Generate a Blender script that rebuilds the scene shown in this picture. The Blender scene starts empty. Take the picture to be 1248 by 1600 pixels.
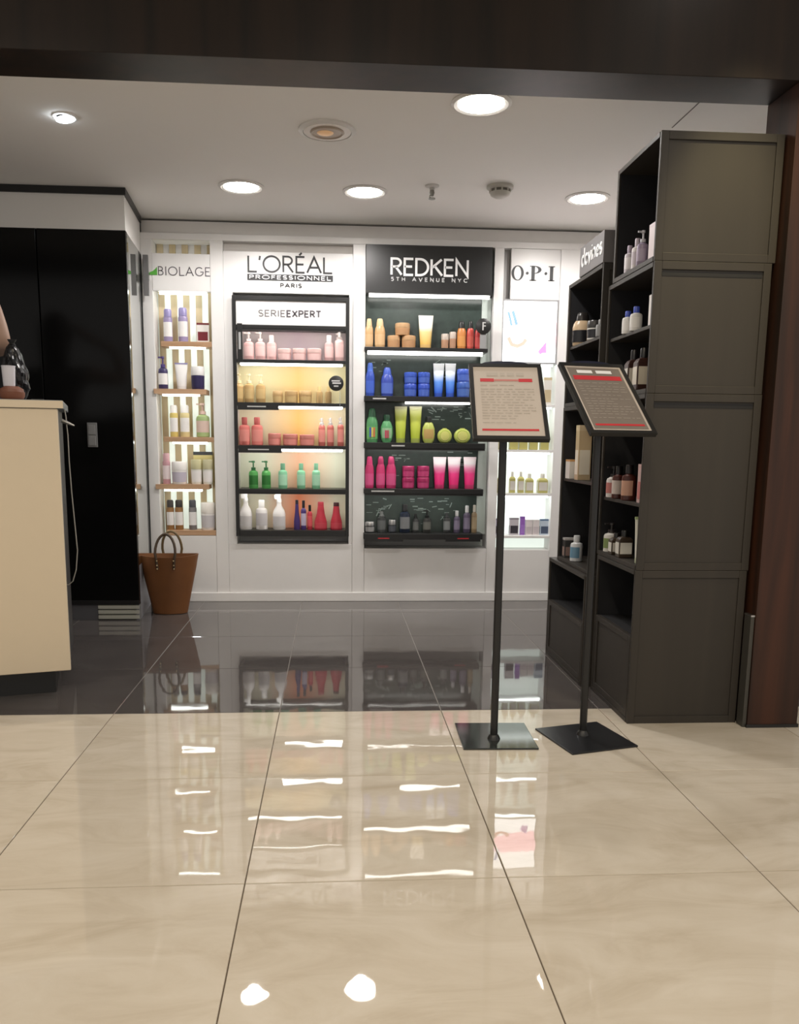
import bpy, bmesh, math, random
from mathutils import Vector, Matrix
PI = math.pi
random.seed(7)
scene = bpy.context.scene
COL = scene.collection

# ------------------------------------------------------------------ camera
F, CX, CY = 1288.45, 606.35, 897.70          # focal length and principal point in pixels of the 1248x1600 frame
YAW, PITCH, ROLL, EYE = 0.0663212, 0.1592953, -0.0103632, 0.988392
_f = Vector((math.sin(YAW) * math.cos(PITCH), math.cos(YAW) * math.cos(PITCH), -math.sin(PITCH)))
_r = Vector((math.cos(YAW), -math.sin(YAW), 0))
_d = _f.cross(_r)
RGT = math.cos(ROLL) * _r + math.sin(ROLL) * _d
DWN = -math.sin(ROLL) * _r + math.cos(ROLL) * _d
FWD = _f
cam_data = bpy.data.cameras.new('camera')
cam = bpy.data.objects.new('camera', cam_data)
COL.objects.link(cam)
cam_data.sensor_fit = 'VERTICAL'
cam_data.sensor_height = 36.0
cam_data.lens = F / 1600 * 36.0
cam_data.shift_x = (624 - CX) / 1600
cam_data.shift_y = (CY - 800) / 1600
cam_data.clip_start = 0.02
m3 = Matrix((RGT, -DWN, -FWD)).transposed()
cam.matrix_world = Matrix.Translation((0, 0, EYE)) @ m3.to_4x4()
scene.camera = cam

# ------------------------------------------------------------------ world, exposure
world = bpy.data.worlds.new('world')
scene.world = world
world.use_nodes = True
world.node_tree.nodes['Background'].inputs[0].default_value = (1.0, 0.95, 0.90, 1)
world.node_tree.nodes['Background'].inputs[1].default_value = 0.42
scene.view_settings.view_transform = 'Standard'
scene.view_settings.look = 'None'
scene.view_settings.exposure = 0.40
scene.view_settings.gamma = 1.0
scene.view_settings.use_curve_mapping = False
# lamp powers (the lamps themselves are built further down, in their fixtures)
P_SHOP, P_SPOT, P_MALL, P_STRIP = 17.5, 5.0, 32.0, 4.0
C_SHOP, C_COOL, C_MALL = (1.0, 0.962, 0.94), (0.86, 0.93, 1.0), (1.0, 0.86, 0.66)


def ray(x, y):
    return RGT * ((x - CX) / F) + DWN * ((y - CY) / F) + FWD


def at(x, y, Y):
    """world point on the upright plane at depth Y seen at pixel (x, y)"""
    d = ray(x, y)
    return Vector((0, 0, EYE)) + d * (Y / d.y)


def onx(x, y, X):
    d = ray(x, y)
    return Vector((0, 0, EYE)) + d * (X / d.x)


# ------------------------------------------------------------------ materials
MATS = {}


def srgb(r, g, b):
    f = lambda c: (c / 255 / 12.92) if c / 255 <= 0.04045 else ((c / 255 + 0.055) / 1.055) ** 2.4
    return (f(r), f(g), f(b))


def mat(name, col=(0.8, 0.8, 0.8), rough=0.5, metal=0.0, emit=0.0, ecol=None, alpha=1.0, trans=0.0, spec=0.5, coat=0.0, vary=0.04, scale=14.0):
    """procedural principled material: the colour breathes a little with a noise"""
    if name in MATS:
        return MATS[name]
    m = bpy.data.materials.new(name)
    m.use_nodes = True
    nt = m.node_tree
    b = nt.nodes['Principled BSDF']
    b.inputs['Roughness'].default_value = rough
    b.inputs['Metallic'].default_value = metal
    b.inputs['Specular IOR Level'].default_value = spec
    b.inputs['Coat Weight'].default_value = coat
    b.inputs['Coat Roughness'].default_value = 0.05
    b.inputs['Transmission Weight'].default_value = trans
    b.inputs['Alpha'].default_value = alpha
    if emit:
        b.inputs['Emission Color'].default_value = (*(ecol or col), 1)
        b.inputs['Emission Strength'].default_value = emit
    if vary:
        tc = nt.nodes.new('ShaderNodeTexCoord')
        n = nt.nodes.new('ShaderNodeTexNoise')
        n.inputs['Scale'].default_value = scale
        n.inputs['Detail'].default_value = 4
        mx = nt.nodes.new('ShaderNodeMix')
        mx.data_type = 'RGBA'
        mx.inputs[6].default_value = (*[max(0, c * (1 - vary)) for c in col], 1)
        mx.inputs[7].default_value = (*[min(1, c * (1 + vary)) for c in col], 1)
        nt.links.new(tc.outputs['Object'], n.inputs['Vector'])
        nt.links.new(n.outputs['Fac'], mx.inputs[0])
        nt.links.new(mx.outputs[2], b.inputs['Base Color'])
    else:
        b.inputs['Base Color'].default_value = (*col, 1)
    MATS[name] = m
    return m


def ramp_node(nt, stops, interp='LINEAR'):
    r = nt.nodes.new('ShaderNodeValToRGB')
    r.color_ramp.interpolation = interp
    e = r.color_ramp.elements
    while len(e) < len(stops):
        e.new(0.5)
    for k, (p, c) in enumerate(stops):
        e[k].position = p
        e[k].color = (*c, 1)
    return r


def wood(name, c1, c2, rough=0.45, axis='Z', scale=9.0, coat=0.0, spec=0.4):
    if name in MATS:
        return MATS[name]
    m = bpy.data.materials.new(name)
    m.use_nodes = True
    nt = m.node_tree
    b = nt.nodes['Principled BSDF']
    tc = nt.nodes.new('ShaderNodeTexCoord')
    mp = nt.nodes.new('ShaderNodeMapping')
    s = [scale, scale, scale]
    s['XYZ'.index(axis)] = scale * 0.06
    mp.inputs['Scale'].default_value = s
    n = nt.nodes.new('ShaderNodeTexNoise')
    n.inputs['Scale'].default_value = 1.6
    n.inputs['Detail'].default_value = 6
    n.inputs['Distortion'].default_value = 0.5
    r = ramp_node(nt, [(0.3, c1), (0.7, c2)])
    bp = nt.nodes.new('ShaderNodeBump')
    bp.inputs['Strength'].default_value = 0.05
    L = nt.links.new
    L(tc.outputs['Object'], mp.inputs['Vector'])
    L(mp.outputs[0], n.inputs['Vector'])
    L(n.outputs['Fac'], r.inputs[0])
    L(r.outputs[0], b.inputs['Base Color'])
    L(n.outputs['Fac'], bp.inputs['Height'])
    L(bp.outputs[0], b.inputs['Normal'])
    b.inputs['Roughness'].default_value = rough
    b.inputs['Coat Weight'].default_value = coat
    b.inputs['Specular IOR Level'].default_value = spec
    MATS[name] = m
    return m


def tile_mat(name, c1, c2, c3, rough, wave, spec, vein=1.3, coat=0.0):
    """polished porcelain: cloudy veins and a slightly wavy polish"""
    m = bpy.data.materials.new(name)
    m.use_nodes = True
    nt = m.node_tree
    b = nt.nodes['Principled BSDF']
    L = nt.links.new
    g = nt.nodes.new('ShaderNodeNewGeometry')
    oi = nt.nodes.new('ShaderNodeObjectInfo')
    ad = nt.nodes.new('ShaderNodeVectorMath')
    ad.operation = 'ADD'
    sc = nt.nodes.new('ShaderNodeVectorMath')
    sc.operation = 'SCALE'
    cb = nt.nodes.new('ShaderNodeCombineXYZ')
    L(oi.outputs['Random'], cb.inputs[0])
    L(oi.outputs['Random'], cb.inputs[2])
    L(cb.outputs[0], sc.inputs[0])
    sc.inputs['Scale'].default_value = 7.0
    L(g.outputs['Position'], ad.inputs[0])
    L(sc.outputs[0], ad.inputs[1])
    mp = nt.nodes.new('ShaderNodeMapping')
    mp.inputs['Scale'].default_value = (vein, vein * 2.6, vein)
    mp.inputs['Rotation'].default_value = (0, 0, 0.25)
    L(ad.outputs[0], mp.inputs['Vector'])
    n = nt.nodes.new('ShaderNodeTexNoise')
    n.inputs['Scale'].default_value = 2.4
    n.inputs['Detail'].default_value = 7
    n.inputs['Roughness'].default_value = 0.62
    n.inputs['Distortion'].default_value = 1.1
    L(mp.outputs[0], n.inputs['Vector'])
    r = ramp_node(nt, [(0.30, c1), (0.5, c2), (0.72, c3)])
    L(n.outputs['Fac'], r.inputs[0])
    L(r.outputs[0], b.inputs['Base Color'])
    n2 = nt.nodes.new('ShaderNodeTexNoise')
    n2.inputs['Scale'].default_value = 9.0
    n2.inputs['Detail'].default_value = 1.0
    L(g.outputs['Position'], n2.inputs['Vector'])
    bp = nt.nodes.new('ShaderNodeBump')
    bp.inputs['Strength'].default_value = 1.0
    bp.inputs['Distance'].default_value = wave
    L(n2.outputs['Fac'], bp.inputs['Height'])
    L(bp.outputs[0], b.inputs['Normal'])
    b.inputs['Roughness'].default_value = rough
    b.inputs['Specular IOR Level'].default_value = spec
    b.inputs['Coat Weight'].default_value = coat
    b.inputs['Coat Roughness'].default_value = 0.02
    MATS[name] = m
    return m


def grad(name, stops, rough=0.35, axis=2):
    """colour gradient along an object's own axis (0 at the bottom, 1 at the top)"""
    if name in MATS:
        return MATS[name]
    m = bpy.data.materials.new(name)
    m.use_nodes = True
    nt = m.node_tree
    b = nt.nodes['Principled BSDF']
    tc = nt.nodes.new('ShaderNodeTexCoord')
    sp = nt.nodes.new('ShaderNodeSeparateXYZ')
    r = ramp_node(nt, stops)
    L = nt.links.new
    L(tc.outputs['Generated'], sp.inputs[0])
    L(sp.outputs[axis], r.inputs[0])
    L(r.outputs[0], b.inputs['Base Color'])
    b.inputs['Roughness'].default_value = rough
    MATS[name] = m
    return m


# ------------------------------------------------------------------ mesh helpers
def new_obj(name, me, material=None, parent=None, kind=None):
    o = bpy.data.objects.new(name, me)
    COL.objects.link(o)
    if material is not None:
        me.materials.append(material)
    if parent is not None:
        o.parent = parent
        o.matrix_parent_inverse = parent_world(parent).inverted()
    if kind:
        o['kind'] = kind
    return o


WORLD = {}


def parent_world(p):
    return WORLD.get(p.name, Matrix.Identity(4))


def obj(name, bm, material, parent=None, bevel=0.0, smooth=False, local=False, kind=None):
    """links a bmesh as ONE object. Coordinates are world ones, or the parent's own with local=True"""
    bmesh.ops.recalc_face_normals(bm, faces=bm.faces)
    me = bpy.data.meshes.new(name)
    bm.to_mesh(me)
    bm.free()
    if smooth:
        for p in me.polygons:
            p.use_smooth = True
    o = new_obj(name, me, material, parent, kind)
    if local and parent is not None:
        o.matrix_parent_inverse = Matrix.Identity(4)
    if smooth:
        md = o.modifiers.new('edges', 'EDGE_SPLIT')
        md.split_angle = math.radians(38)
    if bevel:
        md = o.modifiers.new('bevel', 'BEVEL')
        md.width = bevel
        md.segments = 2
        md.limit_method = 'ANGLE'
    return o


def empty(name, loc, rz=0.0):
    o = bpy.data.objects.new(name, None)
    COL.objects.link(o)
    o.empty_display_size = 0.05
    o.location = loc
    o.rotation_euler = (0, 0, rz)
    WORLD[o.name] = Matrix.Translation(loc) @ Matrix.Rotation(rz, 4, 'Z')
    return o


LABELS = {}


def tag(o, label, cat, group=None):
    n = len(label.replace(',', ' ').split())
    assert 4 <= n <= 16, (n, label)
    assert label not in LABELS, label
    LABELS[label] = o.name
    o['label'] = label
    o['category'] = cat
    if group:
        o['group'] = group
    return o


def thing(name, label, cat, loc, rz=0.0, group=None):
    return tag(empty(name, loc, rz), label, cat, group)


def B():
    return bmesh.new()


def box(bm, x0, x1, y0, y1, z0, z1):
    v = [bm.verts.new((x, y, z)) for z in (z0, z1) for y in (y0, y1) for x in (x0, x1)]
    for f in ((0, 1, 3, 2), (4, 5, 7, 6), (0, 1, 5, 4), (2, 3, 7, 6), (0, 2, 6, 4), (1, 3, 7, 5)):
        bm.faces.new([v[i] for i in f])
    return bm


def bx(*a):
    return box(B(), *a)


def prism(bm, pts, z0, z1):
    """upright prism over a plan outline"""
    lo = [bm.verts.new((x, y, z0)) for x, y in pts]
    hi = [bm.verts.new((x, y, z1)) for x, y in pts]
    n = len(pts)
    bm.faces.new(lo)
    bm.faces.new(hi)
    for i in range(n):
        bm.faces.new((lo[i], lo[(i + 1) % n], hi[(i + 1) % n], hi[i]))
    return bm


def lathe(bm, prof, seg=18, sx=1.0, sy=1.0, c=(0, 0, 0), a0=0.0, a1=2 * PI):
    """turned shape from [(radius, height)]; a partial turn stays open"""
    full = abs(a1 - a0 - 2 * PI) < 1e-6
    n = seg if full else seg + 1
    rings = []
    for r, z in prof:
        rings.append([bm.verts.new((c[0] + sx * r * math.cos(a0 + (a1 - a0) * k / seg), c[1] + sy * r * math.sin(a0 + (a1 - a0) * k / seg), c[2] + z)) for k in range(n)])
    for a, b in zip(rings, rings[1:]):
        for k in range(n if full else n - 1):
            bm.faces.new((a[k], a[(k + 1) % n], b[(k + 1) % n], b[k]))
    if full:
        if prof[0][0] > 1e-5:
            bm.faces.new(rings[0])
        if prof[-1][0] > 1e-5:
            bm.faces.new(rings[-1])
        bmesh.ops.remove_doubles(bm, verts=bm.verts, dist=1e-6)
    return bm


def tube(bm, pts, r, seg=8, taper=None):
    """round tube along points; taper = radii for each point"""
    pts = [Vector(p) for p in pts]
    rings = []
    up = Vector((0, 0, 1))
    prev = None
    for i, p in enumerate(pts):
        t = (pts[min(i + 1, len(pts) - 1)] - pts[max(i - 1, 0)]).normalized()
        if prev is None:
            a = t.cross(up) if abs(t.dot(up)) < 0.95 else t.cross(Vector((1, 0, 0)))
        else:
            a = prev - t * prev.dot(t)
        a.normalize()
        prev = a
        b = t.cross(a)
        rr = taper[i] if taper else r
        rings.append([bm.verts.new(p + a * rr * math.cos(2 * PI * k / seg) + b * rr * math.sin(2 * PI * k / seg)) for k in range(seg)])
    for u, v in zip(rings, rings[1:]):
        for k in range(seg):
            bm.faces.new((u[k], u[(k + 1) % seg], v[(k + 1) % seg], v[k]))
    bm.faces.new(rings[0])
    bm.faces.new(rings[-1])
    return bm


def loft(bm, rings):
    vs = [[bm.verts.new(p) for p in r] for r in rings]
    n = len(vs[0])
    for a, b in zip(vs, vs[1:]):
        for k in range(n):
            bm.faces.new((a[k], a[(k + 1) % n], b[(k + 1) % n], b[k]))
    bm.faces.new(vs[0])
    bm.faces.new(vs[-1])
    return bm


# ------------------------------------------------------------------ lettering: strokes on a unit-high grid
def arc(cx, cy, rx, ry, a0, a1, n=14):
    return [(cx + rx * math.cos(math.radians(a0 + (a1 - a0) * k / n)), cy + ry * math.sin(math.radians(a0 + (a1 - a0) * k / n))) for k in range(n + 1)]


GLYPH = {
    'L': (0.52, [[(0.04, 1), (0.04, 0), (0.52, 0)]]),
    "'": (0.10, [[(0.06, 1.0), (0.02, 0.74)]]),
    'O': (0.98, [arc(0.49, 0.5, 0.47, 0.5, 0, 360, 28)]),
    'R': (0.62, [[(0.05, 0), (0.05, 1), (0.30, 1)], arc(0.30, 0.75, 0.25, 0.25, 90, -90), [(0.30, 0.5), (0.05, 0.5)], [(0.28, 0.5), (0.60, 0)]]),
    'E': (0.54, [[(0.52, 1), (0.05, 1), (0.05, 0), (0.52, 0)], [(0.05, 0.52), (0.46, 0.52)]]),
    'É': (0.54, [[(0.52, 1), (0.05, 1), (0.05, 0), (0.52, 0)], [(0.05, 0.52), (0.46, 0.52)], [(0.22, 1.10), (0.36, 1.26)]]),
    'A': (0.80, [[(0.0, 0), (0.40, 1), (0.80, 0)], [(0.16, 0.34), (0.64, 0.34)]]),
    'P': (0.58, [[(0.05, 0), (0.05, 1), (0.30, 1)], arc(0.30, 0.74, 0.26, 0.26, 90, -90), [(0.30, 0.48), (0.05, 0.48)]]),
    'F': (0.50, [[(0.50, 1), (0.05, 1), (0.05, 0)], [(0.05, 0.52), (0.44, 0.52)]]),
    'S': (0.54, [arc(0.27, 0.75, 0.23, 0.25, 30, 270) + arc(0.27, 0.25, 0.24, 0.25, 90, -150)]),
    'I': (0.12, [[(0.06, 0), (0.06, 1)]]),
    'N': (0.72, [[(0.05, 0), (0.05, 1), (0.67, 0), (0.67, 1)]]),
    'X': (0.66, [[(0.02, 1), (0.64, 0)], [(0.02, 0), (0.64, 1)]]),
    'T': (0.60, [[(0.0, 1), (0.60, 1)], [(0.30, 1), (0.30, 0)]]),
    'D': (0.74, [[(0.25, 0), (0.05, 0), (0.05, 1), (0.25, 1)], arc(0.25, 0.5, 0.45, 0.5, 90, -90, 18)]),
    'K': (0.64, [[(0.05, 0), (0.05, 1)], [(0.60, 1), (0.08, 0.48)], [(0.22, 0.60), (0.64, 0)]]),
    'B': (0.58, [[(0.28, 0), (0.05, 0), (0.05, 1), (0.28, 1)], arc(0.28, 0.76, 0.22, 0.24, 90, -90), arc(0.28, 0.26, 0.27, 0.26, 90, -90), [(0.05, 0.52), (0.28, 0.52)]]),
    'G': (0.88, [arc(0.47, 0.5, 0.43, 0.5, 45, 345, 22) + [(0.88, 0.46), (0.58, 0.46)]]),
    '5': (0.52, [[(0.48, 1), (0.10, 1), (0.06, 0.56)], arc(0.24, 0.33, 0.26, 0.33, 130, -140)]),
    'H': (0.68, [[(0.05, 0), (0.05, 1)], [(0.63, 0), (0.63, 1)], [(0.05, 0.52), (0.63, 0.52)]]),
    'V': (0.74, [[(0, 1), (0.37, 0), (0.74, 1)]]),
    'U': (0.66, [[(0.05, 1), (0.05, 0.30)] + arc(0.33, 0.30, 0.28, 0.30, 180, 360) + [(0.61, 1)]]),
    'Y': (0.68, [[(0, 1), (0.34, 0.5), (0.68, 1)], [(0.34, 0.5), (0.34, 0)]]),
    'C': (0.80, [arc(0.46, 0.5, 0.42, 0.5, 45, 315, 20)]),
    'W': (1.0, [[(0, 1), (0.26, 0), (0.5, 0.9), (0.74, 0), (1.0, 1)]]),
    'd': (0.56, [arc(0.28, 0.30, 0.24, 0.30, 0, 360, 20), [(0.52, 1.05), (0.52, 0)]]),
    'a': (0.56, [arc(0.28, 0.30, 0.24, 0.30, 0, 360, 20), [(0.52, 0.6), (0.52, 0)]]),
    'v': (0.50, [[(0, 0.6), (0.25, 0), (0.50, 0.6)]]),
    'i': (0.12, [[(0.06, 0), (0.06, 0.6)], [(0.06, 0.80), (0.06, 0.90)]]),
    'n': (0.52, [[(0.05, 0), (0.05, 0.6)], [(0.05, 0.3)] + arc(0.26, 0.36, 0.21, 0.24, 180, 0) + [(0.47, 0)]]),
    'e': (0.54, [[(0.04, 0.30), (0.50, 0.30)] + arc(0.27, 0.30, 0.23, 0.30, 0, 310, 18)]),
    's': (0.42, [arc(0.21, 0.45, 0.17, 0.15, 30, 270, 10) + arc(0.21, 0.15, 0.18, 0.15, 90, -150, 10)]),
}


def ribbon(bm, pts, w, T, th):
    """flat raised stroke of width w; T maps (u, v, height) to the world"""
    pts = [Vector(p) for p in pts]
    n = len(pts)
    closed = (pts[0] - pts[-1]).length < 1e-4 and n > 3
    L, R_ = [], []
    for i in range(n):
        a = pts[i] - pts[i - 1] if i else (pts[0] - pts[-2] if closed else pts[1] - pts[0])
        b = pts[i + 1] - pts[i] if i < n - 1 else (pts[1] - pts[0] if closed else pts[-1] - pts[-2])
        na = Vector((-a.y, a.x)).normalized()
        nb = Vector((-b.y, b.x)).normalized()
        m = na + nb
        m = m.normalized() if m.length > 1e-4 else na
        k = 1.0 / max(0.35, m.dot(na))
        L.append(pts[i] + m * (w / 2 * k))
        R_.append(pts[i] - m * (w / 2 * k))
    rows = []
    for i in range(n):
        rows.append([bm.verts.new(T(L[i].x, L[i].y, th)), bm.verts.new(T(R_[i].x, R_[i].y, th)), bm.verts.new(T(R_[i].x, R_[i].y, 0)), bm.verts.new(T(L[i].x, L[i].y, 0))])
    for p, q in zip(rows, rows[1:]):
        for k in range(4):
            bm.faces.new((p[k], p[(k + 1) % 4], q[(k + 1) % 4], q[k]))
    bm.faces.new(rows[0])
    bm.faces.new(rows[-1])


def letters(text, org, right, up, out, width, height, weight, material, parent, name='lettering', gap=0.16, th=0.003, serif=0.0):
    """raised lettering that fills width x height from its lower left corner; one part per letter"""
    right, up, out, org = Vector(right), Vector(up), Vector(out), Vector(org)
    tot = sum(GLYPH[c][0] if c != ' ' else 0.4 for c in text) + gap * (len(text) - 1)
    k = width / tot
    x = 0.0
    obs = []
    bm = B()
    for c in text:
        if c == ' ':
            x += 0.4 + gap
            continue
        gw, strokes = GLYPH[c]
        T = lambda u, v, h, x=x: org + right * ((x + u) * k) + up * (v * height) + out * h
        # strokes are drawn in a space where the weight is the same both ways
        asp = height / k
        for s in strokes:
            T2 = lambda u, v, h, x=x: org + right * (x * k + u * k) + up * (v * k) + out * h
            ribbon(bm, [(u, v * asp) for u, v in s], weight / k, T2, th)
            if serif and len(s) <= 4:
                for (u, v) in (s[0], s[-1]):
                    if v in (0, 1):
                        ribbon(bm, [(u - serif, v * asp), (u + serif, v * asp)], weight / k * 0.5, T2, th)
        x += gw + gap
    return obj(name, bm, material, parent)


# ------------------------------------------------------------------ palette
WHITE = mat('white_lacquer', (0.80, 0.785, 0.775), 0.35, vary=0.02)
CEIL = mat('ceiling_paint', (0.84, 0.82, 0.79), 0.85, vary=0.02, scale=3)
WALLP = mat('wall_paint', (0.78, 0.765, 0.74), 0.7, vary=0.02, scale=3)
BLACK = mat('black_satin', (0.014, 0.014, 0.014), 0.35)
GLOSSBLACK = mat('black_gloss', (0.005, 0.005, 0.005), 0.14, vary=0, spec=0.18)
CRATE = wood('black_stained_wood', (0.031, 0.0265, 0.0215), (0.038, 0.032, 0.0255), 0.5, 'Z', 7)
CRATESHADE = mat('crate_inside_shade', (0.007, 0.007, 0.009), 0.7)  # crate wood darkened: the shade inside the crates is in the colour
DARKWOOD = wood('dark_walnut', (0.010, 0.005, 0.003), (0.056, 0.019, 0.009), 0.45, 'Z', 10)
BEAMWOOD = wood('dark_walnut_beam', (0.012, 0.009, 0.007), (0.026, 0.016, 0.011), 0.42, 'Z', 8, spec=0.3)
OAK = wood('oak_shelf', (0.42, 0.25, 0.14), (0.60, 0.39, 0.24), 0.5, 'X', 10)
SLAT = wood('oak_slat', (0.56, 0.45, 0.27), (0.68, 0.56, 0.37), 0.5, 'Z', 10)
LED = mat('led_strip', (1, 1, 1), 0.5, emit=P_STRIP * 1.7, ecol=(0.93, 1.0, 0.95), vary=0)
LEDWARM = mat('led_strip_white', (1, 1, 1), 0.5, emit=P_STRIP * 1.3, ecol=(1.0, 0.98, 0.92), vary=0)
LEDFILL = mat('led_strip_hidden_fill', (1, 1, 1), 0.5, emit=11.0, ecol=(1.0, 0.98, 0.92), vary=0)  # for unseen strips added behind shelf fronts to brighten the bays
LAMP = mat('lamp_lens', (1, 1, 1), 0.5, emit=30.0, ecol=(1.0, 0.95, 0.88), vary=0)
LAMPCOOL = mat('lamp_lens_cool', (1, 1, 1), 0.5, emit=14.0, ecol=(0.85, 0.93, 1.0), vary=0)
MIRROR = mat('mirror', (0.75, 0.78, 0.76), 0.02, metal=1.0, vary=0)
STEEL = mat('steel', (0.55, 0.55, 0.54), 0.3, metal=1.0)
GLASS = mat('clear_plastic', (0.92, 0.95, 0.95), 0.05, trans=0.9, vary=0)
INK = mat('black_ink', (0.02, 0.02, 0.022), 0.5)
GREYINK = mat('grey_ink', (0.30, 0.29, 0.28), 0.5)
PALEINK = mat('pale_ink', (0.55, 0.54, 0.53), 0.5)
WHITEINK = mat('white_letter', (0.85, 0.85, 0.85), 0.4)
GREENINK = mat('green_leaf_print', (0.10, 0.42, 0.05), 0.5)
REDINK = mat('red_ink', (0.55, 0.03, 0.04), 0.5)
PAPER = mat('paper', (0.52, 0.46, 0.405), 0.6, vary=0.02)
PAPERDARK = mat('paper_dark_print', (0.20, 0.17, 0.145), 0.45, vary=0.10)
TILE_L = tile_mat('cream_polished_tile', (0.50, 0.435, 0.345), (0.575, 0.515, 0.425), (0.63, 0.575, 0.49), 0.02, 0.00035, 0.40)
TILE_D = tile_mat('anthracite_polished_tile', (0.070, 0.062, 0.060), (0.084, 0.075, 0.072), (0.098, 0.089, 0.085), 0.04, 0.00025, 0.8)
GROUT_L = mat('brown_grout', (0.10, 0.075, 0.05), 0.9)
GROUT_D = mat('grey_grout', (0.26, 0.24, 0.22), 0.9)

# ================================================================== THE SETTING
YB = 5.096          # front plane of the display wall
ZC = 2.256          # shop ceiling
XR = 1.95           # right wall
BEAM0, BEAM1, BEAMZ = 2.716, 2.914, 2.124
T, TX0, TY0 = 0.6, -0.801365, 2.945179

# floor: grout bed and one object per tile
floor = obj('floor', bx(-3.8, 2.9, -1.0, 2.945, -0.06, -0.0022), GROUT_L, kind='structure')
obj('grout_bed', bx(-3.8, 2.9, 2.945, 5.45, -0.06, -0.0012), GROUT_D, floor)


def tile_mesh(name, g):
    h = T / 2 - g
    b = 0.0012
    bm = B()
    lo = [(-h, -h, -0.010), (h, -h, -0.010), (h, h, -0.010), (-h, h, -0.010)]
    mid = [(x, y, -b) for x, y, z in lo]
    hi = [(x - math.copysign(b, x), y - math.copysign(b, y), 0) for x, y, z in lo]
    loft(bm, [lo, mid, hi])
    bmesh.ops.recalc_face_normals(bm, faces=bm.faces)
    me = bpy.data.meshes.new(name)
    bm.to_mesh(me)
    bm.free()
    return me


TM_L, TM_D = tile_mesh('cream_tile', 0.0013), tile_mesh('dark_tile', 0.0009)
TM_L.materials.append(TILE_L)
TM_D.materials.append(TILE_D)
for j in range(-4, 6):
    for i in range(-4, 6):
        o = bpy.data.objects.new('floor_tile', TM_D if j < 0 else TM_L)
        COL.objects.link(o)
        o.location = (TX0 + (i + 0.5) * T, TY0 - (j + 0.5) * T, 0)
        o.parent = floor

ceiling = obj('ceiling', bx(-3.8, XR + 0.1, BEAM1 - 0.05, 5.45, ZC, ZC + 0.06), CEIL, kind='structure')
obj('ceiling_joint', bx(1.362, 1.366, 2.95, 3.50, ZC - 0.0015, ZC + 0.001), mat('joint_dark', (0.16, 0.15, 0.14), 0.9), ceiling)  # dark seam line across the ceiling
mall_ceiling = obj('ceiling_concourse', bx(-3.8, 2.9, -1.0, BEAM0, 2.80, 2.86), mat('concourse_ceiling', (0.55, 0.52, 0.47), 0.9), kind='structure')

beam = obj('trim_1', bx(-3.8, 2.9, BEAM0, BEAM1, BEAMZ, 2.80), BEAMWOOD, kind='structure', bevel=0.002)
column = obj('trim_2', bx(1.462, 1.645, BEAM0, BEAM1, 0.0, BEAMZ - 0.0005), DARKWOOD, kind='structure', bevel=0.002)
obj('plinth', bx(1.458, 1.649, BEAM0 - 0.003, BEAM1 + 0.003, 0.0, 0.012), BLACK, column)

wall_right = obj('wall_right', bx(XR, XR + 0.08, BEAM1, 5.45, 0, ZC), WALLP, kind='structure')
wall_left = obj('wall_left', bx(-3.8, -3.7, BEAM1, 5.45, 0, ZC), WALLP, kind='structure')

# black panelled wall with pale soffit band, set forward of the display wall
YK, XK0, XK1 = 4.55, -1.072, -1.118
wall_black = obj('wall_back_left', prism(B(), [(-3.7, YK + 0.03), (XK0 - 0.03, YK + 0.03), (XK1 - 0.03, 5.40), (-3.7, 5.40)], 0.0, ZC), BLACK, kind='structure')
for x0, x1 in ((-3.70, -2.94), (-2.93, -2.21), (-2.20, -1.526), (-1.520, XK0)):
    obj('panel', bx(x0, x1, YK, YK + 0.03, 0.088, 2.050), GLOSSBLACK, wall_black, bevel=0.002)
obj('panel_rail', bx(-3.7, XK0, YK - 0.004, YK + 0.001, 0.088, 0.112), BLACK, wall_black)
obj('soffit_band', prism(B(), [(-3.7, YK), (XK0, YK), (XK1, YB), (XK1 - 0.03, YB), (XK0 - 0.03, YK + 0.03), (-3.7, YK + 0.03)], 2.050, 2.220), WALLP, wall_black)
obj('cornice', prism(B(), [(-3.7, YK - 0.01), (XK0 + 0.01, YK - 0.01), (XK1 + 0.01, YB), (XK1 - 0.03, YB), (XK0 - 0.03, YK + 0.03), (-3.7, YK + 0.03)], 2.220, ZC - 0.0005), BLACK, wall_black)
obj('kick_plate', bx(-3.7, -1.30, YK + 0.006, YK + 0.03, 0.0, 0.088), mat('kick_grey', (0.10, 0.10, 0.11), 0.25), wall_black)
gr = obj('vent_grille', bx(-1.30, XK0, YK + 0.014, YK + 0.03, 0.0, 0.088), mat('grille_back', (0.16, 0.16, 0.14), 0.6), wall_black)
for k in range(3):
    obj('slat', bx(-1.297, XK0 - 0.003, YK, YK + 0.016, 0.008 + k * 0.028, 0.028 + k * 0.028), mat('grille_grey', (0.42, 0.42, 0.37), 0.5), gr)
# return towards the display wall: mirror in a black edge
obj('mirror_panel', prism(B(), [(XK0, YK + 0.004), (XK1 + 0.004, 5.02), (XK1 - 0.02, 5.02), (XK0 - 0.02, YK + 0.004)], 0.30, 2.050), MIRROR, wall_black)
obj('mirror_edge', prism(B(), [(XK1 + 0.005, 5.02), (XK1 + 0.003, 5.055), (XK1 - 0.02, 5.055), (XK1 - 0.02, 5.02)], 0.088, 2.050), BLACK, wall_black)
obj('return_panel', prism(B(), [(XK0, YK + 0.004), (XK1 + 0.004, 5.02), (XK1 - 0.02, 5.02), (XK0 - 0.02, YK + 0.004)], 0.0, 0.30), mat('return_grey', (0.22, 0.22, 0.24), 0.3), wall_black)
sw = thing('wall_switch', 'small grey double switch plate on the glossy black wall', 'switch', (-1.283, YK, 1.03))
obj('plate', bx(-1.309, -1.258, YK - 0.008, YK, 0.945, 1.074), mat('switch_grey', (0.19, 0.19, 0.19), 0.4), sw, bevel=0.002)
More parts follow.
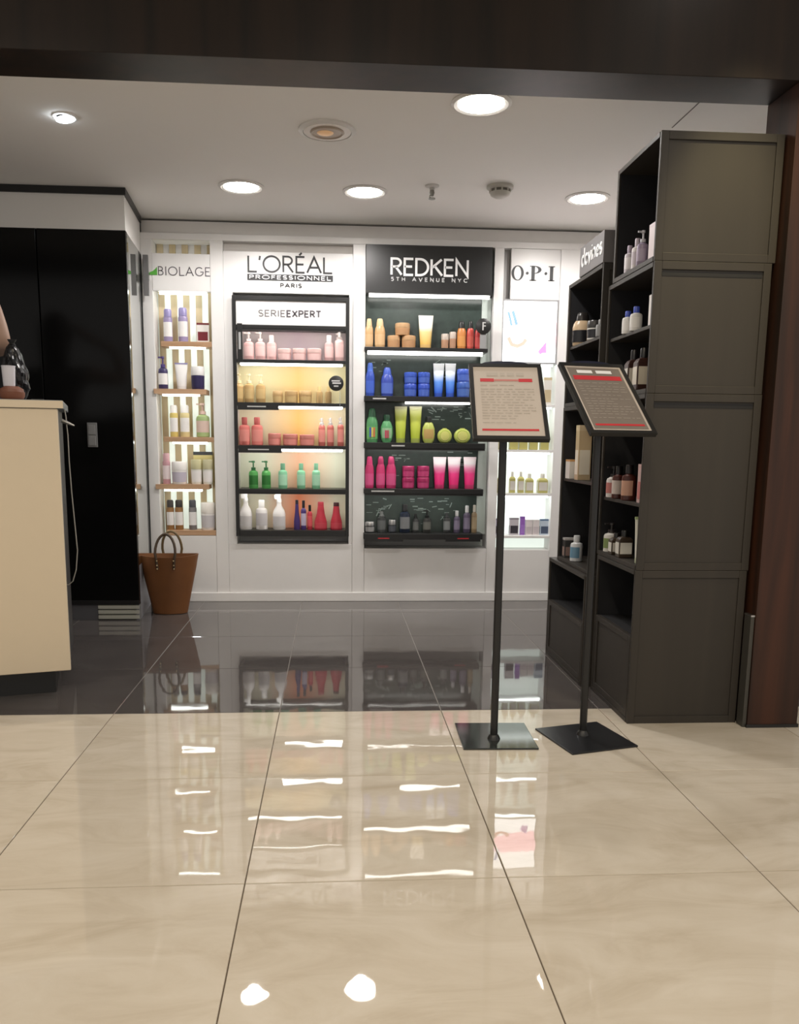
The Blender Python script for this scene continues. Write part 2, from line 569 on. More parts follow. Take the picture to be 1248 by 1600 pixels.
for z in (0.955, 1.012):
    obj('rocker', bx(-1.301, -1.266, YK - 0.012, YK - 0.008, z, z + 0.05), mat('switch_rocker', (0.26, 0.26, 0.26), 0.35), sw, bevel=0.001)

# display wall: backing, pilasters, rails, lower panels, baseboard
PIL = [(-1.118, -1.056), (-0.722, -0.648), (0.112, 0.186), (0.955, 1.012), (1.356, XR)]
YREC = 5.25
ZU = 2.171          # top of the display wall's frame
wall_back = obj('wall_back', bx(-1.15, XR, YREC + 0.03, 5.45, 0, ZC), WALLP, kind='structure')
obj('bulkhead', bx(-1.118, XR, YB + 0.03, YREC + 0.03, ZU + 0.0005, 2.244), mat('bulkhead_paint', (0.74, 0.72, 0.70), 0.8), wall_back)
for x0, x1 in PIL:
    obj('pilaster', bx(x0, x1, YB, YREC, 0.0, ZU - 0.036), WHITE, wall_back, bevel=0.002)
obj('top_rail', bx(-1.118, XR, YB, YREC, ZU - 0.036, ZU), WHITE, wall_back, bevel=0.002)
BAYS = [(a[1], b[0]) for a, b in zip(PIL, PIL[1:])]
LOWZ = (0.4082, 0.358, 0.332, 0.325)
for (x0, x1), z in zip(BAYS, LOWZ):
    obj('lower_panel', bx(x0 + 0.001, x1 - 0.001, YB + 0.002, YREC, 0.0, z), WHITE, wall_back, bevel=0.0015)
base = obj('baseboard_back', bx(-1.118, XR, YB - 0.012, YB, 0.0, 0.056), WHITE, kind='structure', bevel=0.003)


# ================================================================== PRODUCTS
def cm(rgb, rough=0.3, tag_=''):
    """plastic of a colour given as 0..255"""
    c = srgb(*rgb)
    l = 0.3 * c[0] + 0.6 * c[1] + 0.1 * c[2]
    return mat('plastic_%d_%d_%d%s' % (*rgb, tag_), tuple(0.85 * v + 0.15 * l for v in c), rough, vary=0.03)


CAT = {'bottle': 'bottle', 'pump': 'bottle', 'spray': 'bottle', 'cone': 'bottle', 'tube': 'tube', 'jar': 'jar', 'disc': 'jar', 'oval': 'bottle', 'carton': 'box', 'trigger': 'bottle', 'square': 'bottle', 'cyl': 'bottle', 'wide': 'bottle'}
NAME = {'bottle': 'shampoo_bottle', 'pump': 'pump_bottle', 'spray': 'spray_bottle', 'cone': 'tapered_bottle', 'tube': 'cream_tube', 'jar': 'cream_jar', 'disc': 'round_jar', 'oval': 'oval_bottle', 'carton': 'carton', 'trigger': 'trigger_bottle', 'square': 'square_bottle', 'cyl': 'shampoo_bottle', 'wide': 'shampoo_bottle'}


def M_(c):
    return cm(c) if isinstance(c, tuple) else c


def product(kind, X, Y, Z, w, h, body, cap, lab, label, group=None, rz=0.0, depth=None, face=-PI / 2):
    """one item standing at X, Y, Z; w wide, h high. body/cap/lab: colours or materials. face: side its label is on"""
    t = thing(NAME[kind], label, CAT[kind], (X, Y, Z), rz, group)
    body, cap = M_(body), M_(cap)
    lab = M_(lab) if lab else None
    r = w / 2
    d = depth or 0.8
    S = dict(local=True, smooth=True)

    def shell(z0, z1, rad=1.0, span=1.25):
        if lab:
            obj('label', lathe(B(), [(r * rad * 1.012, z0 * h), (r * rad * 1.012, z1 * h)], 12, 1, d, a0=face - span, a1=face + span), lab, t, **S)

    if kind == 'cyl':
        obj('body', lathe(B(), [(r * 0.94, 0), (r, 0.02 * h), (r, 0.70 * h), (r * 0.92, 0.745 * h), (r * 0.80, 0.755 * h)], 20, 1, d), body, t, **S)
        shell(0.16, 0.60)
        obj('cap', lathe(B(), [(r * 0.86, 0.757 * h), (r * 0.86, 0.95 * h), (r * 0.70, h)], 18, 1, d), cap, t, **S)
    elif kind == 'wide':
        obj('body', lathe(B(), [(r * 0.88, 0), (r * 0.94, 0.02 * h), (r, 0.30 * h), (r, 0.55 * h), (r * 0.90, 0.66 * h), (r * 0.70, 0.745 * h)], 20, 1, d), body, t, **S)
        shell(0.10, 0.46, 0.995)
        obj('cap', lathe(B(), [(r * 0.68, 0.747 * h), (r * 0.62, 0.88 * h), (r * 0.52, 0.97 * h), (r * 0.40, h)], 18, 1, d), cap, t, **S)
    elif kind in ('bottle', 'spray', 'pump'):
        sh = {'bottle': 0.72, 'spray': 0.74, 'pump': 0.64}[kind]
        obj('body', lathe(B(), [(r * 0.9, 0), (r, 0.02 * h), (r, (sh - 0.10) * h), (r * 0.90, (sh - 0.03) * h), (r * 0.55, sh * h + 0.01 * h), (r * 0.40, (sh + 0.03) * h), (r * 0.40, (sh + 0.05) * h)], 20, 1, d), body, t, **S)
        shell(0.14, sh - 0.16)
        z0 = sh + 0.05
        if kind == 'bottle':
            obj('cap', lathe(B(), [(r * 0.52, z0 * h - 0.02 * h), (r * 0.52, 0.97 * h), (r * 0.46, h)], 16, 1, d), cap, t, **S)
        elif kind == 'spray':
            c = obj('cap', lathe(B(), [(r * 0.62, z0 * h - 0.04 * h), (r * 0.62, z0 * h + 0.03 * h), (r * 0.38, z0 * h + 0.05 * h), (r * 0.38, 0.94 * h), (r * 0.30, h)], 14, 1, d), cap, t, **S)
            obj('nozzle', box(B(), -r * 0.7, -r * 0.3, -r * 0.15, r * 0.15, 0.91 * h, 0.96 * h), cap, c, local=True)
        else:
            c = obj('cap', lathe(B(), [(r * 0.48, z0 * h - 0.02 * h), (r * 0.48, z0 * h + 0.07 * h), (r * 0.16, z0 * h + 0.08 * h), (r * 0.16, 0.93 * h), (r * 0.36, 0.935 * h), (r * 0.32, h)], 14, 1, 1), cap, t, **S)
            obj('nozzle', box(B(), -r * 0.95, -r * 0.2, -r * 0.14, r * 0.14, 0.945 * h, 0.99 * h), cap, c, local=True)
    elif kind == 'square':
        q = [(-r, -r * d), (r, -r * d), (r, r * d), (-r, r * d)]
        obj('body', loft(B(), [[(x * 0.96, y * 0.96, 0) for x, y in q], [(x, y, 0.02 * h) for x, y in q], [(x, y, 0.66 * h) for x, y in q], [(x * 0.75, y * 0.75, 0.74 * h) for x, y in q], [(x * 0.4, y * 0.4, 0.78 * h) for x, y in q]]), body, t, local=True, bevel=r * 0.15)
        if lab:
            obj('label', bx(-r * 0.85, r * 0.85, -r * d - 0.0012, -r * d, 0.14 * h, 0.56 * h), lab, t, local=True)
            obj('label', bx(-r - 0.0012, -r, -r * d * 0.85, r * d * 0.85, 0.14 * h, 0.56 * h), lab, t, local=True)
        obj('cap', lathe(B(), [(r * 0.46, 0.77 * h), (r * 0.46, 0.96 * h), (r * 0.40, h)], 14), cap, t, **S)
    elif kind == 'trigger':
        obj('body', lathe(B(), [(r * 0.9, 0), (r, 0.02 * h), (r, 0.42 * h), (r * 0.85, 0.52 * h), (r * 0.42, 0.64 * h), (r * 0.34, 0.74 * h)], 20, 1, d), body, t, **S)
        shell(0.10, 0.36)
        c = obj('cap', lathe(B(), [(r * 0.40, 0.73 * h), (r * 0.40, 0.80 * h), (r * 0.28, 0.86 * h), (r * 0.34, 0.95 * h), (r * 0.26, h)], 14), cap, t, **S)
        bm = B()
        loft(bm, [[(-r * 0.2, -r * .2, .80 * h), (-r * 0.2, r * .2, .80 * h), (-r * 0.2, r * .2, .97 * h), (-r * 0.2, -r * .2, .97 * h)], [(-r * 0.75, -r * .14, .83 * h), (-r * 0.75, r * .14, .83 * h), (-r * 0.75, r * .14, .92 * h), (-r * 0.75, -r * .14, .92 * h)]])
        obj('nozzle', bm, cap, c, local=True)
    elif kind == 'cone':
        obj('body', lathe(B(), [(r * 0.94, 0), (r, 0.02 * h), (r * 0.97, 0.28 * h), (r * 0.62, 0.58 * h), (r * 0.48, 0.86 * h)], 20, 1, d), body, t, **S)
        shell(0.06, 0.26, 0.99)
        obj('cap', lathe(B(), [(r * 0.49, 0.86 * h), (r * 0.47, 0.98 * h), (r * 0.42, h)], 16, 1, d), cap, t, **S)
    elif kind == 'oval':
        obj('body', lathe(B(), [(r * 0.62, 0), (r * 0.86, 0.10 * h), (r, 0.34 * h), (r * 0.93, 0.56 * h), (r * 0.66, 0.74 * h), (r * 0.44, 0.80 * h)], 20, 1, d * 0.75), body, t, **S)
        if lab:
            obj('label', lathe(B(), [(r * 0.92, 0.16 * h), (r * 1.012, 0.34 * h), (r * 0.97, 0.52 * h)], 12, 1, d * 0.75, a0=face - 0.9, a1=face + 0.9), lab, t, **S)
        obj('cap', lathe(B(), [(r * 0.50, 0.79 * h), (r * 0.50, 0.96 * h), (r * 0.42, h)], 16, 1, d), cap, t, **S)
    elif kind == 'tube':
        rings = []
        n = 20
        for k in range(9):
            f = k / 8
            rx = r * (0.74 + 0.26 * f)
            ry = max(0.0025, r * 0.62 * (1 - f ** 1.6))
            z = h * (0.12 + 0.84 * f)
            rings.append([(rx * math.cos(2 * PI * q / n), ry * math.sin(2 * PI * q / n), z) for q in range(n)])
        obj('body', loft(B(), rings), body, t, **S)
        obj('seal', bx(-r, r, -0.0032, 0.0032, 0.945 * h, h), lab or body, t, local=True)
        obj('cap', lathe(B(), [(r * 0.72, 0), (r * 0.74, 0.01 * h), (r * 0.74, 0.125 * h)], 18, 1, 0.84), cap, t, **S)
    elif kind == 'jar':
        obj('body', lathe(B(), [(r * 0.86, 0), (r * 0.95, 0.04 * h), (r, 0.60 * h), (r * 0.9, 0.62 * h)], 22), body, t, **S)
        if lab:
            obj('label', lathe(B(), [(r * 0.965, 0.10 * h), (r * 1.012, 0.54 * h)], 12, a0=face - 1.2, a1=face + 1.2), lab, t, **S)
        obj('lid', lathe(B(), [(r * 1.0, 0.61 * h), (r * 1.02, 0.64 * h), (r * 1.0, 0.95 * h), (r * 0.92, h)], 22), cap, t, **S)
    elif kind == 'disc':
        bm = lathe(B(), [(r * 0.80, -0.022), (r, -0.012), (r, 0.012), (r * 0.80, 0.022)], 24)
        bmesh.ops.rotate(bm, verts=bm.verts, cent=(0, 0, 0), matrix=Matrix.Rotation(PI / 2, 3, 'X'))
        for v in bm.verts:
            v.co.z = max(0.0, v.co.z * h / w + h * 0.47)
        obj('body', bm, body, t, **S)
        bm = lathe(B(), [(r * 0.62, 0.0), (r * 0.60, 0.004), (r * 0.30, 0.006)], 20)
        bmesh.ops.rotate(bm, verts=bm.verts, cent=(0, 0, 0), matrix=Matrix.Rotation(PI / 2, 3, 'X'))
        for v in bm.verts:
            v.co.z = v.co.z * h / w + h * 0.47
            v.co.y -= 0.0225
        obj('label', bm, lab or cap, t, **S)
        bm = lathe(B(), [(r * 0.30, 0.86 * h), (r * 0.30, h)], 14, 1, 0.7)
        obj('cap', bm, cap, t, **S)
    elif kind == 'carton':
        dd = w * d / 2
        obj('body', bx(-r, r, -dd, dd, 0, h), body, t, local=True, bevel=0.001)
        if lab:
            obj('label', bx(-r * 0.82, r * 0.82, -dd - 0.0009, -dd, 0.10 * h, 0.55 * h), lab, t, local=True)
            obj('label', bx(-r - 0.0009, -r, -dd * 0.8, dd * 0.8, 0.10 * h, 0.55 * h), lab, t, local=True)
        obj('lid', bx(-r * 1.004, r * 1.004, -dd * 1.004, dd * 1.004, h * 0.90, h * 1.003), cap, t, local=True)
    return t


ORD = ['first', 'second', 'third', 'fourth', 'fifth', 'sixth', 'seventh', 'eighth', 'ninth', 'tenth', 'eleventh', 'twelfth']


def row(Y, ybase, zs, where, items, group):
    """a shelf of products. items: (kind, x0, x1, ytop, body, cap, label colour, phrase[, dz pixels below])"""
    n = 0
    for it in items:
        kind, x0, x1, yt, body, cap, lab, phrase = it[:8]
        opt = it[8] if len(it) > 8 else {}
        n += 1
        yy = Y + opt.get('dy', 0)
        c = at((x0 + x1) / 2, ybase, yy)
        w = (at(x1, ybase, yy) - at(x0, ybase, yy)).length
        top = at((x0 + x1) / 2, yt, yy).z
        z0 = opt.get('z', zs)
        place = opt.get('place') or f'{ORD[n - 1]} from left on {where}'
        t = product(kind, c.x, yy, z0, w, top - z0, body, cap, lab, f'{phrase}, {place}', group, depth=opt.get('depth'))
        hh_ = top - z0
        for q, mc in enumerate(opt.get('mark', ())):
            nq = len(opt['mark'])
            u = (q - (nq - 1) / 2) * w * 0.17
            dep = w / 2 * 0.8 * (0.75 if kind == 'oval' else 1.0) * 1.03
            obj('label_mark', bx(u - w * 0.07, u + w * 0.07, -dep - 0.002, -dep + 0.001, 0.16 * hh_, 0.44 * hh_), cm(mc), t, local=True)


# ------------------------------------------------------------------ bay 1: wood-slatted niche
nx0, nx1 = PIL[0][1], PIL[1][0]
niche = thing('slatted_niche', 'lit white wall niche with vertical oak slats and five oak shelves', 'shelf', ((nx0 + nx1) / 2, YREC, 0.4082))
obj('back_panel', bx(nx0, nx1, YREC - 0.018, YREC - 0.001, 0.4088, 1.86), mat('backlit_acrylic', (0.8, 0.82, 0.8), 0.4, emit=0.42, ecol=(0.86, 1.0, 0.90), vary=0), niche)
obj('back_panel', bx(nx0, nx1, YREC - 0.018, YREC - 0.001, 1.8605, ZU - 0.037), WHITE, niche)
for k in range(5):
    xc = at((252, 271.3, 290.7, 310.3, 329.8)[k], 470, YREC - 0.03).x
    obj('slat', bx(xc - 0.0185, xc + 0.0185, YREC - 0.030, YREC - 0.018, 0.4088, ZU - 0.037), SLAT, niche, bevel=0.001)
B1 = []
for k, (x0, x1, y, yf) in enumerate(((251, 334, 538, 1), (240, 322, 612, 0), (256, 338, 687, 1), (243, 326, 761, 0), (260, 340, 833, 1))):
    yfr = YB + (0.004 if yf else -0.012)
    a, b = at(x0, y, yfr), at(x1, y, yfr)
    z = (a.z + b.z) / 2
    xa, xb = max(a.x, nx0 + 0.001 if yf else -1.1), min(b.x, nx1 - 0.001)
    yback = YREC - 0.031
    if xa < nx0:      # this shelf runs a little over the pilaster: notch it
        bm = prism(B(), [(xa, yfr), (xb, yfr), (xb, yback), (nx0 + 0.001, yback), (nx0 + 0.001, YB - 0.001), (xa, YB - 0.001)], z - 0.014, z + 0.016)
    else:
        bm = bx(xa, xb, yfr, yback, z - 0.014, z + 0.016)
    s = obj('shelf', bm, OAK, niche, bevel=0.0015)
    if k < 4:
        obj('light_strip', bx(xa + 0.05, xb - 0.04, yfr + 0.004, yfr + 0.016, z - 0.026, z - 0.0145), LED, s)
    B1.append(z + 0.016)
obj('light_strip', bx(nx0 + 0.03, nx1 - 0.03, YB + 0.032, YB + 0.046, 1.835, 1.848), LED, niche)
a, b = at(238, 395, YB - 0.004), at(333, 456, YB - 0.004)
sg = thing('sign_board', 'white sign board with green leaf above the slatted niche', 'sign', ((a.x + b.x) / 2, YB, b.z))
obj('board', bx(nx0 + 0.001, nx1 - 0.001, YB - 0.002, YB + 0.03, b.z, a.z), WHITE, sg, bevel=0.0015)
p0, p1 = at(247, 429.5, YB - 0.003), at(328, 431, YB - 0.003)
letters('BIOLAGE', (p0.x, YB - 0.0021, p0.z), (1, 0, 0), (0, 0, 1), (0, -1, 0), p1.x - p0.x, 0.046, 0.0050, mat('dark_print', (0.10, 0.09, 0.10), 0.5), sg, gap=0.22, th=0.002, serif=0.06)
lf = at(233.5, 429.5, YB - 0.003)
bm = B()
vs = [bm.verts.new((lf.x + u, YB - 0.0045, lf.z + v)) for u, v in ((0.004, 0.0), (0.044, 0.0), (0.044, 0.046), (0.034, 0.034), (0.020, 0.022), (0.0, 0.014))]
f = bm.faces.new(vs)
g_ = bmesh.ops.extrude_face_region(bm, geom=[f])
for v in [e for e in g_['geom'] if isinstance(e, bmesh.types.BMVert)]:
    v.co.y += 0.0024
obj('leaf_emblem', bm, GREENINK, sg)
pn = thing('blade_sign', 'small dark grey blade sign beside the mirror and slatted niche', 'sign', (-1.09, YB, 1.86))
a, b = at(223, 398, 5.05), at(233, 462, 5.05)
obj('board', bx(a.x, b.x, 5.045, 5.06, b.z, a.z), mat('blade_grey', (0.12, 0.115, 0.115), 0.5), pn, bevel=0.001)
obj('bracket', bx(a.x + 0.012, a.x + 0.026, 5.06, YB, (a.z + b.z) / 2 - 0.02, (a.z + b.z) / 2 + 0.02), STEEL, pn)

W_, LAV, VIO = (240, 236, 234), (160, 145, 190), (62, 52, 100)
AM, GRN, YEL = (150, 105, 50), (150, 165, 80), (214, 190, 90)
WB = lambda n: n + ' shelf of slatted niche'
row(5.15, 531, B1[0], WB('top'), [
    ('cyl', 256, 270, 483, LAV, (150, 140, 195), W_, 'slim white bottle with lavender cap'),
    ('cyl', 279, 294, 481, LAV, (150, 140, 195), W_, 'wider white bottle with lavender cap'),
    ('carton', 308, 327, 505, (232, 228, 222), (120, 40, 45), (120, 30, 40), 'small white card with dark red motif', {'depth': 0.3}),
], 'products on the top oak shelf')
row(5.13, 607, B1[1], WB('second'), [
    ('pump', 248, 263, 557, VIO, (80, 60, 130), W_, 'white bottle with violet pump'),
    ('tube', 274, 294, 567, (236, 232, 230), (226, 222, 220), (150, 140, 190), 'white tube with lavender seal'),
    ('jar', 299, 320, 573, (50, 42, 90), (232, 230, 228), (46, 38, 84), 'deep violet jar with white lid'),
], 'products on the second oak shelf')
row(5.15, 681, B1[2], WB('third'), [
    ('cyl', 266, 279, 633, YEL, W_, W_, 'slim yellow bottle with white cap'),
    ('cyl', 282, 297, 633, (224, 205, 140), W_, W_, 'pale yellow bottle with white cap'),
    ('pump', 307, 328, 630, (165, 190, 120), (225, 190, 175), (225, 195, 180), 'green pump bottle with pink label'),
], 'products on the third oak shelf')
row(5.13, 756, B1[3], WB('fourth'), [
    ('cyl', 255, 267, 708, (205, 150, 160), (214, 165, 172), (238, 220, 222), 'slim pink bottle'),
    ('jar', 269, 293, 721, W_, W_, (196, 188, 205), 'white tub with lavender label'),
    ('jar', 299, 316, 718, (232, 230, 220), (206, 200, 150), W_, 'white jar with yellowish lid'),
    ('jar', 317, 333, 718, (228, 228, 218), (198, 192, 150), W_, 'white jar in front of yellow carton'),
], 'products on the fourth oak shelf')
cz = at(317, 706, 5.185)
product('carton', cz.x, 5.19, B1[3], 0.115, cz.z - B1[3], (222, 205, 130), (70, 72, 76), None, 'yellow carton with dark grey lid behind two white jars', depth=0.3)
row(5.15, 827, B1[4], WB('lowest'), [
    ('cyl', 261, 273, 781, AM, (70, 64, 62), (226, 222, 220), 'amber bottle with white label'),
    ('cyl', 274, 287, 781, AM, (60, 54, 52), (232, 228, 226), 'amber bottle with dark cap'),
    ('cyl', 295.5, 308, 781, (120, 118, 120), (74, 76, 84), (232, 230, 230), 'grey bottle with white label'),
    ('jar', 314.5, 337, 785, W_, (240, 234, 226), (206, 202, 206), 'cream white tub'),
], 'products on the lowest oak shelf')

# ------------------------------------------------------------------ bay 2: black-framed unit with coloured backs
lx0, lx1 = PIL[1][1], PIL[2][0]
a, b = at(355, 391, YB + 0.006), at(551, 463, YB + 0.006)
sg = thing('sign_board', 'wide white sign board with thin black lettering above black-framed shelves', 'sign', ((lx0 + lx1) / 2, YB, b.z))
ztop2 = at(450, 394, YB).z
obj('board', bx(lx0 + 0.001, lx1 - 0.001, YB + 0.010, YB + 0.03, 1.850, ztop2), WHITE, sg)
p0, p1 = at(387, 424.5, YB + 0.009), at(519, 424.5, YB + 0.009)
letters("L'ORÉAL", (p0.x, YB + 0.0099, (p0.z + p1.z) / 2 - 0.004), (1, 0, 0), (0, 0, 1), (0, -1, 0), p1.x - p0.x, 0.088, 0.0105, INK, sg, gap=0.13, th=0.003)
p0, p1 = at(386.5, 438, YB + 0.009), at(520, 428.5, YB + 0.009)
zb0, zb1 = p0.z + 0.002, p0.z + 0.037
obj('letter_band', bx(p0.x, p1.x, YB + 0.0072, YB + 0.0099, zb0, zb1), INK, sg)
letters('PROFESSIONNEL', (p0.x + 0.012, YB + 0.0071, zb0 + 0.008), (1, 0, 0), (0, 0, 1), (0, -1, 0), p1.x - p0.x - 0.024, 0.020, 0.0044, WHITEINK, sg, gap=0.26, th=0.0012)
p0, p1 = at(438, 449, YB + 0.009), at(471, 449, YB + 0.009)
letters('PARIS', (p0.x, YB + 0.0099, p0.z), (1, 0, 0), (0, 0, 1), (0, -1, 0), p1.x - p0.x, 0.021, 0.0058, INK, sg, gap=0.3, th=0.002)
obj('header_void', bx(lx0 + 0.001, lx1 - 0.001, YB + 0.045, YREC - 0.001, 1.86, ZU - 0.037), mat('void_shade', (0.62, 0.59, 0.56), 0.8), wall_back)  # back of the header recess, its shade put into the grey

YF = YB - 0.028         # front of the black frame
ux0, ux1 = at(362, 465, YF).x, at(545.5, 600, YF).x
uz1, uz0 = at(455, 463, YF).z, at(455, 838, YF).z
un = thing('framed_shelf_unit', 'black-framed wall shelf unit with warm coloured backs and pale header', 'shelf', ((ux0 + ux1) / 2, YREC, uz0))
YBK = YREC - 0.02
for x in (ux0, ux1 - 0.021):
    obj('upright', bx(x, x + 0.021, YF, YF + 0.021, uz0, uz1), BLACK, un, bevel=0.001)
obj('top_bar', bx(ux0 + 0.021, ux1 - 0.021, YF, YF + 0.021, uz1 - 0.024, uz1), BLACK, un, bevel=0.001)
zl = [at(455, y, YF).z for y in (511, 565, 632, 699, 767)]
SH2 = []
for k, z in enumerate(zl):
    s = obj('shelf', bx(ux0 + 0.0215, ux1 - 0.0215, YF + 0.001, YBK - 0.002, z - 0.010, z + 0.010), BLACK, un, bevel=0.001)
    SH2.append(z + 0.010)
    if k in (1, 2, 3):
        xs = ux0 + (0.045, 0.27, 0.285)[k - 1]
        obj('light_strip', bx(xs, ux1 - 0.045, YF + 0.004, YF + 0.013, z - 0.026, z - 0.0105), LEDWARM, s)
        obj('light_strip', bx(ux0 + 0.04, ux1 - 0.04, YF + 0.020, YF + 0.030, z - 0.022, z - 0.0105), LEDFILL, s)  # added fill strip, unseen behind the visible one
        if k > 1:
            pl = obj('price_plate', bx(ux0 + 0.0225, xs - 0.004, YF - 0.004, YF + 0.0005, z - 0.034, z + 0.006), BLACK, s)
            obj('print_line', bx(ux0 + 0.08, xs - 0.08, YF - 0.0052, YF - 0.0041, z - 0.018, z - 0.011), PALEINK, pl)
    if k == 0 or k == 4:
        obj('lip', bx(ux0 + 0.0215, ux1 - 0.0215, YF + 0.003, YF + 0.0085, z - 0.020, z - 0.0070), BLACK, s)  # lip added to hide the fill strip
        obj('light_strip', bx(ux0 + 0.04, ux1 - 0.04, YF + 0.009, YF + 0.024, z - 0.0165, z - 0.0105), LEDFILL, s)  # unseen strip added to light the shelf below
s = obj('shelf', bx(ux0 + 0.0215, ux1 - 0.0215, YF + 0.001, YBK - 0.002, uz0, uz0 + 0.036), BLACK, un, bevel=0.001)
SH2.append(uz0 + 0.036)
for x0, x1 in ((lx0 + 0.001, ux0 + 0.001), (ux1 - 0.001, lx1 - 0.001)):
    obj('filler_panel', bx(x0, x1, YB + 0.004, YREC - 0.001, 0.3585, 1.8495), WHITE, wall_back)
hp = obj('header_panel', bx(ux0 + 0.0215, ux1 - 0.0215, YF + 0.012, YF + 0.022, zl[0] + 0.0105, uz1 - 0.0245), WHITE, un)
p0, p1, pm = at(404, 494, YF + 0.012), at(501, 494, YF + 0.012), at(448, 494, YF + 0.012)
letters('SERIE', (p0.x, YF + 0.0119, p0.z), (1, 0, 0), (0, 0, 1), (0, -1, 0), pm.x - p0.x - 0.01, 0.034, 0.0062, mat('faint_ink', (0.20, 0.19, 0.19), 0.5), hp, gap=0.2, th=0.0015)
letters('EXPERT', (pm.x, YF + 0.0119, p0.z), (1, 0, 0), (0, 0, 1), (0, -1, 0), p1.x - pm.x, 0.034, 0.0085, mat('dark_print'), hp, gap=0.2, th=0.0015)
for x in (ux0 + 0.002, ux1 - 0.014):
    obj('side_panel', bx(x, x + 0.012, YF + 0.0215, YREC - 0.001, uz0 + 0.002, uz1 - 0.002), WHITE, un)


def back_gradient(name, mid, edge):
    return grad(name, [(0.0, edge), (0.22, edge), (0.55, mid), (0.90, edge), (1.0, edge)], 0.5, axis=0)  # paler towards both side edges, stronger in the middle


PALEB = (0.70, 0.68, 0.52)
BK = [back_gradient('back_lilac', (0.70, 0.56, 0.62), (0.80, 0.70, 0.70)),
      back_gradient('back_amber', (0.86, 0.58, 0.22), (0.84, 0.76, 0.46)),
      back_gradient('back_orange', (0.90, 0.54, 0.16), (0.84, 0.74, 0.52)),
      back_gradient('back_peach', (0.84, 0.46, 0.28), (0.80, 0.80, 0.64)),
      back_gradient('back_coral', (0.86, 0.26, 0.11), (0.82, 0.78, 0.60))]
lev = [uz1 - 0.024] + zl + [uz0 + 0.02]
obj('back_panel', bx(ux0 + 0.013, ux1 - 0.015, YBK - 0.001, YBK + 0.012, zl[0], lev[0]), WHITE, un)
for k in range(5):
    zt = zl[k] - 0.0105
    zb = (zl[k + 1] + 0.0105) if k < 4 else uz0 + 0.0365
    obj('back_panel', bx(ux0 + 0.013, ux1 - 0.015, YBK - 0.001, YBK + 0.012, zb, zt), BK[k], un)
# small black upright strip sign on the first shelf and round badge
st = thing('strip_sign', 'narrow black and white upright strip sign beside pink bottles', 'sign', (at(374.5, 562, YF).x, YF - 0.004, SH2[1]))
a, b = at(370, 505, YF - 0.006), at(379, 562, YF - 0.006)
obj('strip', bx(a.x, b.x, YF - 0.0045, YF - 0.0008, zl[1] - 0.008, a.z), BLACK, st)
obj('print_field', bx(a.x + 0.008, b.x - 0.009, YF - 0.0056, YF - 0.0046, b.z + 0.06, a.z - 0.05), mat('strip_grey', (0.4, 0.4, 0.4), 0.4), st)


def badge(x, y, r, label, Y, marks):
    c = at(x, y, Y)
    t = thing('round_badge', label, 'sign', (c.x, Y, c.z - r))
    bm = lathe(B(), [(r, 0), (r, 0.004), (r * 0.96, 0.005)], 28)
    bmesh.ops.rotate(bm, verts=bm.verts, cent=(0, 0, 0), matrix=Matrix.Rotation(PI / 2, 3, 'X'))
    bmesh.ops.translate(bm, verts=bm.verts, vec=c)
    obj('disc', bm, BLACK, t, smooth=True)
    for (u0, u1, v0, v1) in marks:
        obj('print_line', bx(c.x + u0 * r, c.x + u1 * r, Y - 0.0062, Y - 0.0051, c.z + v0 * r, c.z + v1 * r), PALEINK, t)
    return t, c


t, c = badge(525, 599, 0.045, 'round black badge with pale print beside the golden bottles', YF - 0.002, ((-0.6, 0.5, 0.22, 0.40), (-0.5, 0.65, -0.08, 0.12), (-0.3, 0.3, -0.45, -0.28)))
obj('stem', bx(c.x + 0.020, c.x + 0.026, YF - 0.0018, YF - 0.0003, SH2[2] - 0.015, c.z - 0.02), GLASS, t)

WL = lambda n: n + ' shelf of framed unit'
PK, PKC, PKL = (226, 172, 168), (240, 214, 208), (232, 190, 186)
row(5.13, 562.5, SH2[1], WL('top'), [
    ('pump', 381, 397, 519, PK, PKC, PKL, 'pale pink pump bottle'),
    ('pump', 399, 415, 519, PK, PKC, PKL, 'pale pink pump bottle'),
    ('bottle', 417, 432, 524, PK, PKC, PKL, 'pale pink bottle with light cap'),
    ('jar', 434, 455, 545, PK, (234, 196, 190), PKL, 'pale pink jar'),
    ('jar', 457, 478, 545, PK, (234, 196, 190), PKL, 'pale pink jar'),
    ('jar', 480, 502, 545, PK, (230, 190, 184), PKL, 'pale pink jar'),
    ('bottle', 507, 521, 524, (218, 168, 166), (246, 236, 232), PKL, 'pink bottle with white cap'),
    ('spray', 523, 537, 519, (222, 176, 172), (206, 190, 186), PKL, 'pink spray bottle with clear cap'),
], 'products on the pink shelf of the framed unit')
TN, TNC, TNL = (200, 160, 92), (240, 222, 170), (206, 172, 106)
row(5.13, 629.5, SH2[2], WL('second'), [
    ('pump', 368, 381, 584, TN, TNC, TNL, 'golden pump bottle'),
    ('pump', 382, 397, 584, TN, TNC, TNL, 'golden pump bottle'),
    ('pump', 400, 415, 585, TN, TNC, TNL, 'golden pump bottle'),
    ('jar', 426, 442, 611, (198, 156, 92), (208, 168, 104), TNL, 'golden jar'),
    ('jar', 445, 465, 611, (198, 156, 92), (208, 168, 104), TNL, 'golden jar'),
    ('jar', 467, 487, 611, (198, 156, 92), (208, 168, 104), TNL, 'golden jar'),
    ('bottle', 494, 504, 604, (196, 160, 96), (226, 196, 120), None, 'small golden bottle'),
    ('bottle', 508, 518, 604, (196, 160, 96), (226, 196, 120), None, 'small golden bottle behind badge'),
], 'products on the golden shelf of the framed unit')
SL, SLC, SLL = (222, 112, 102), (214, 96, 90), (232, 138, 126)
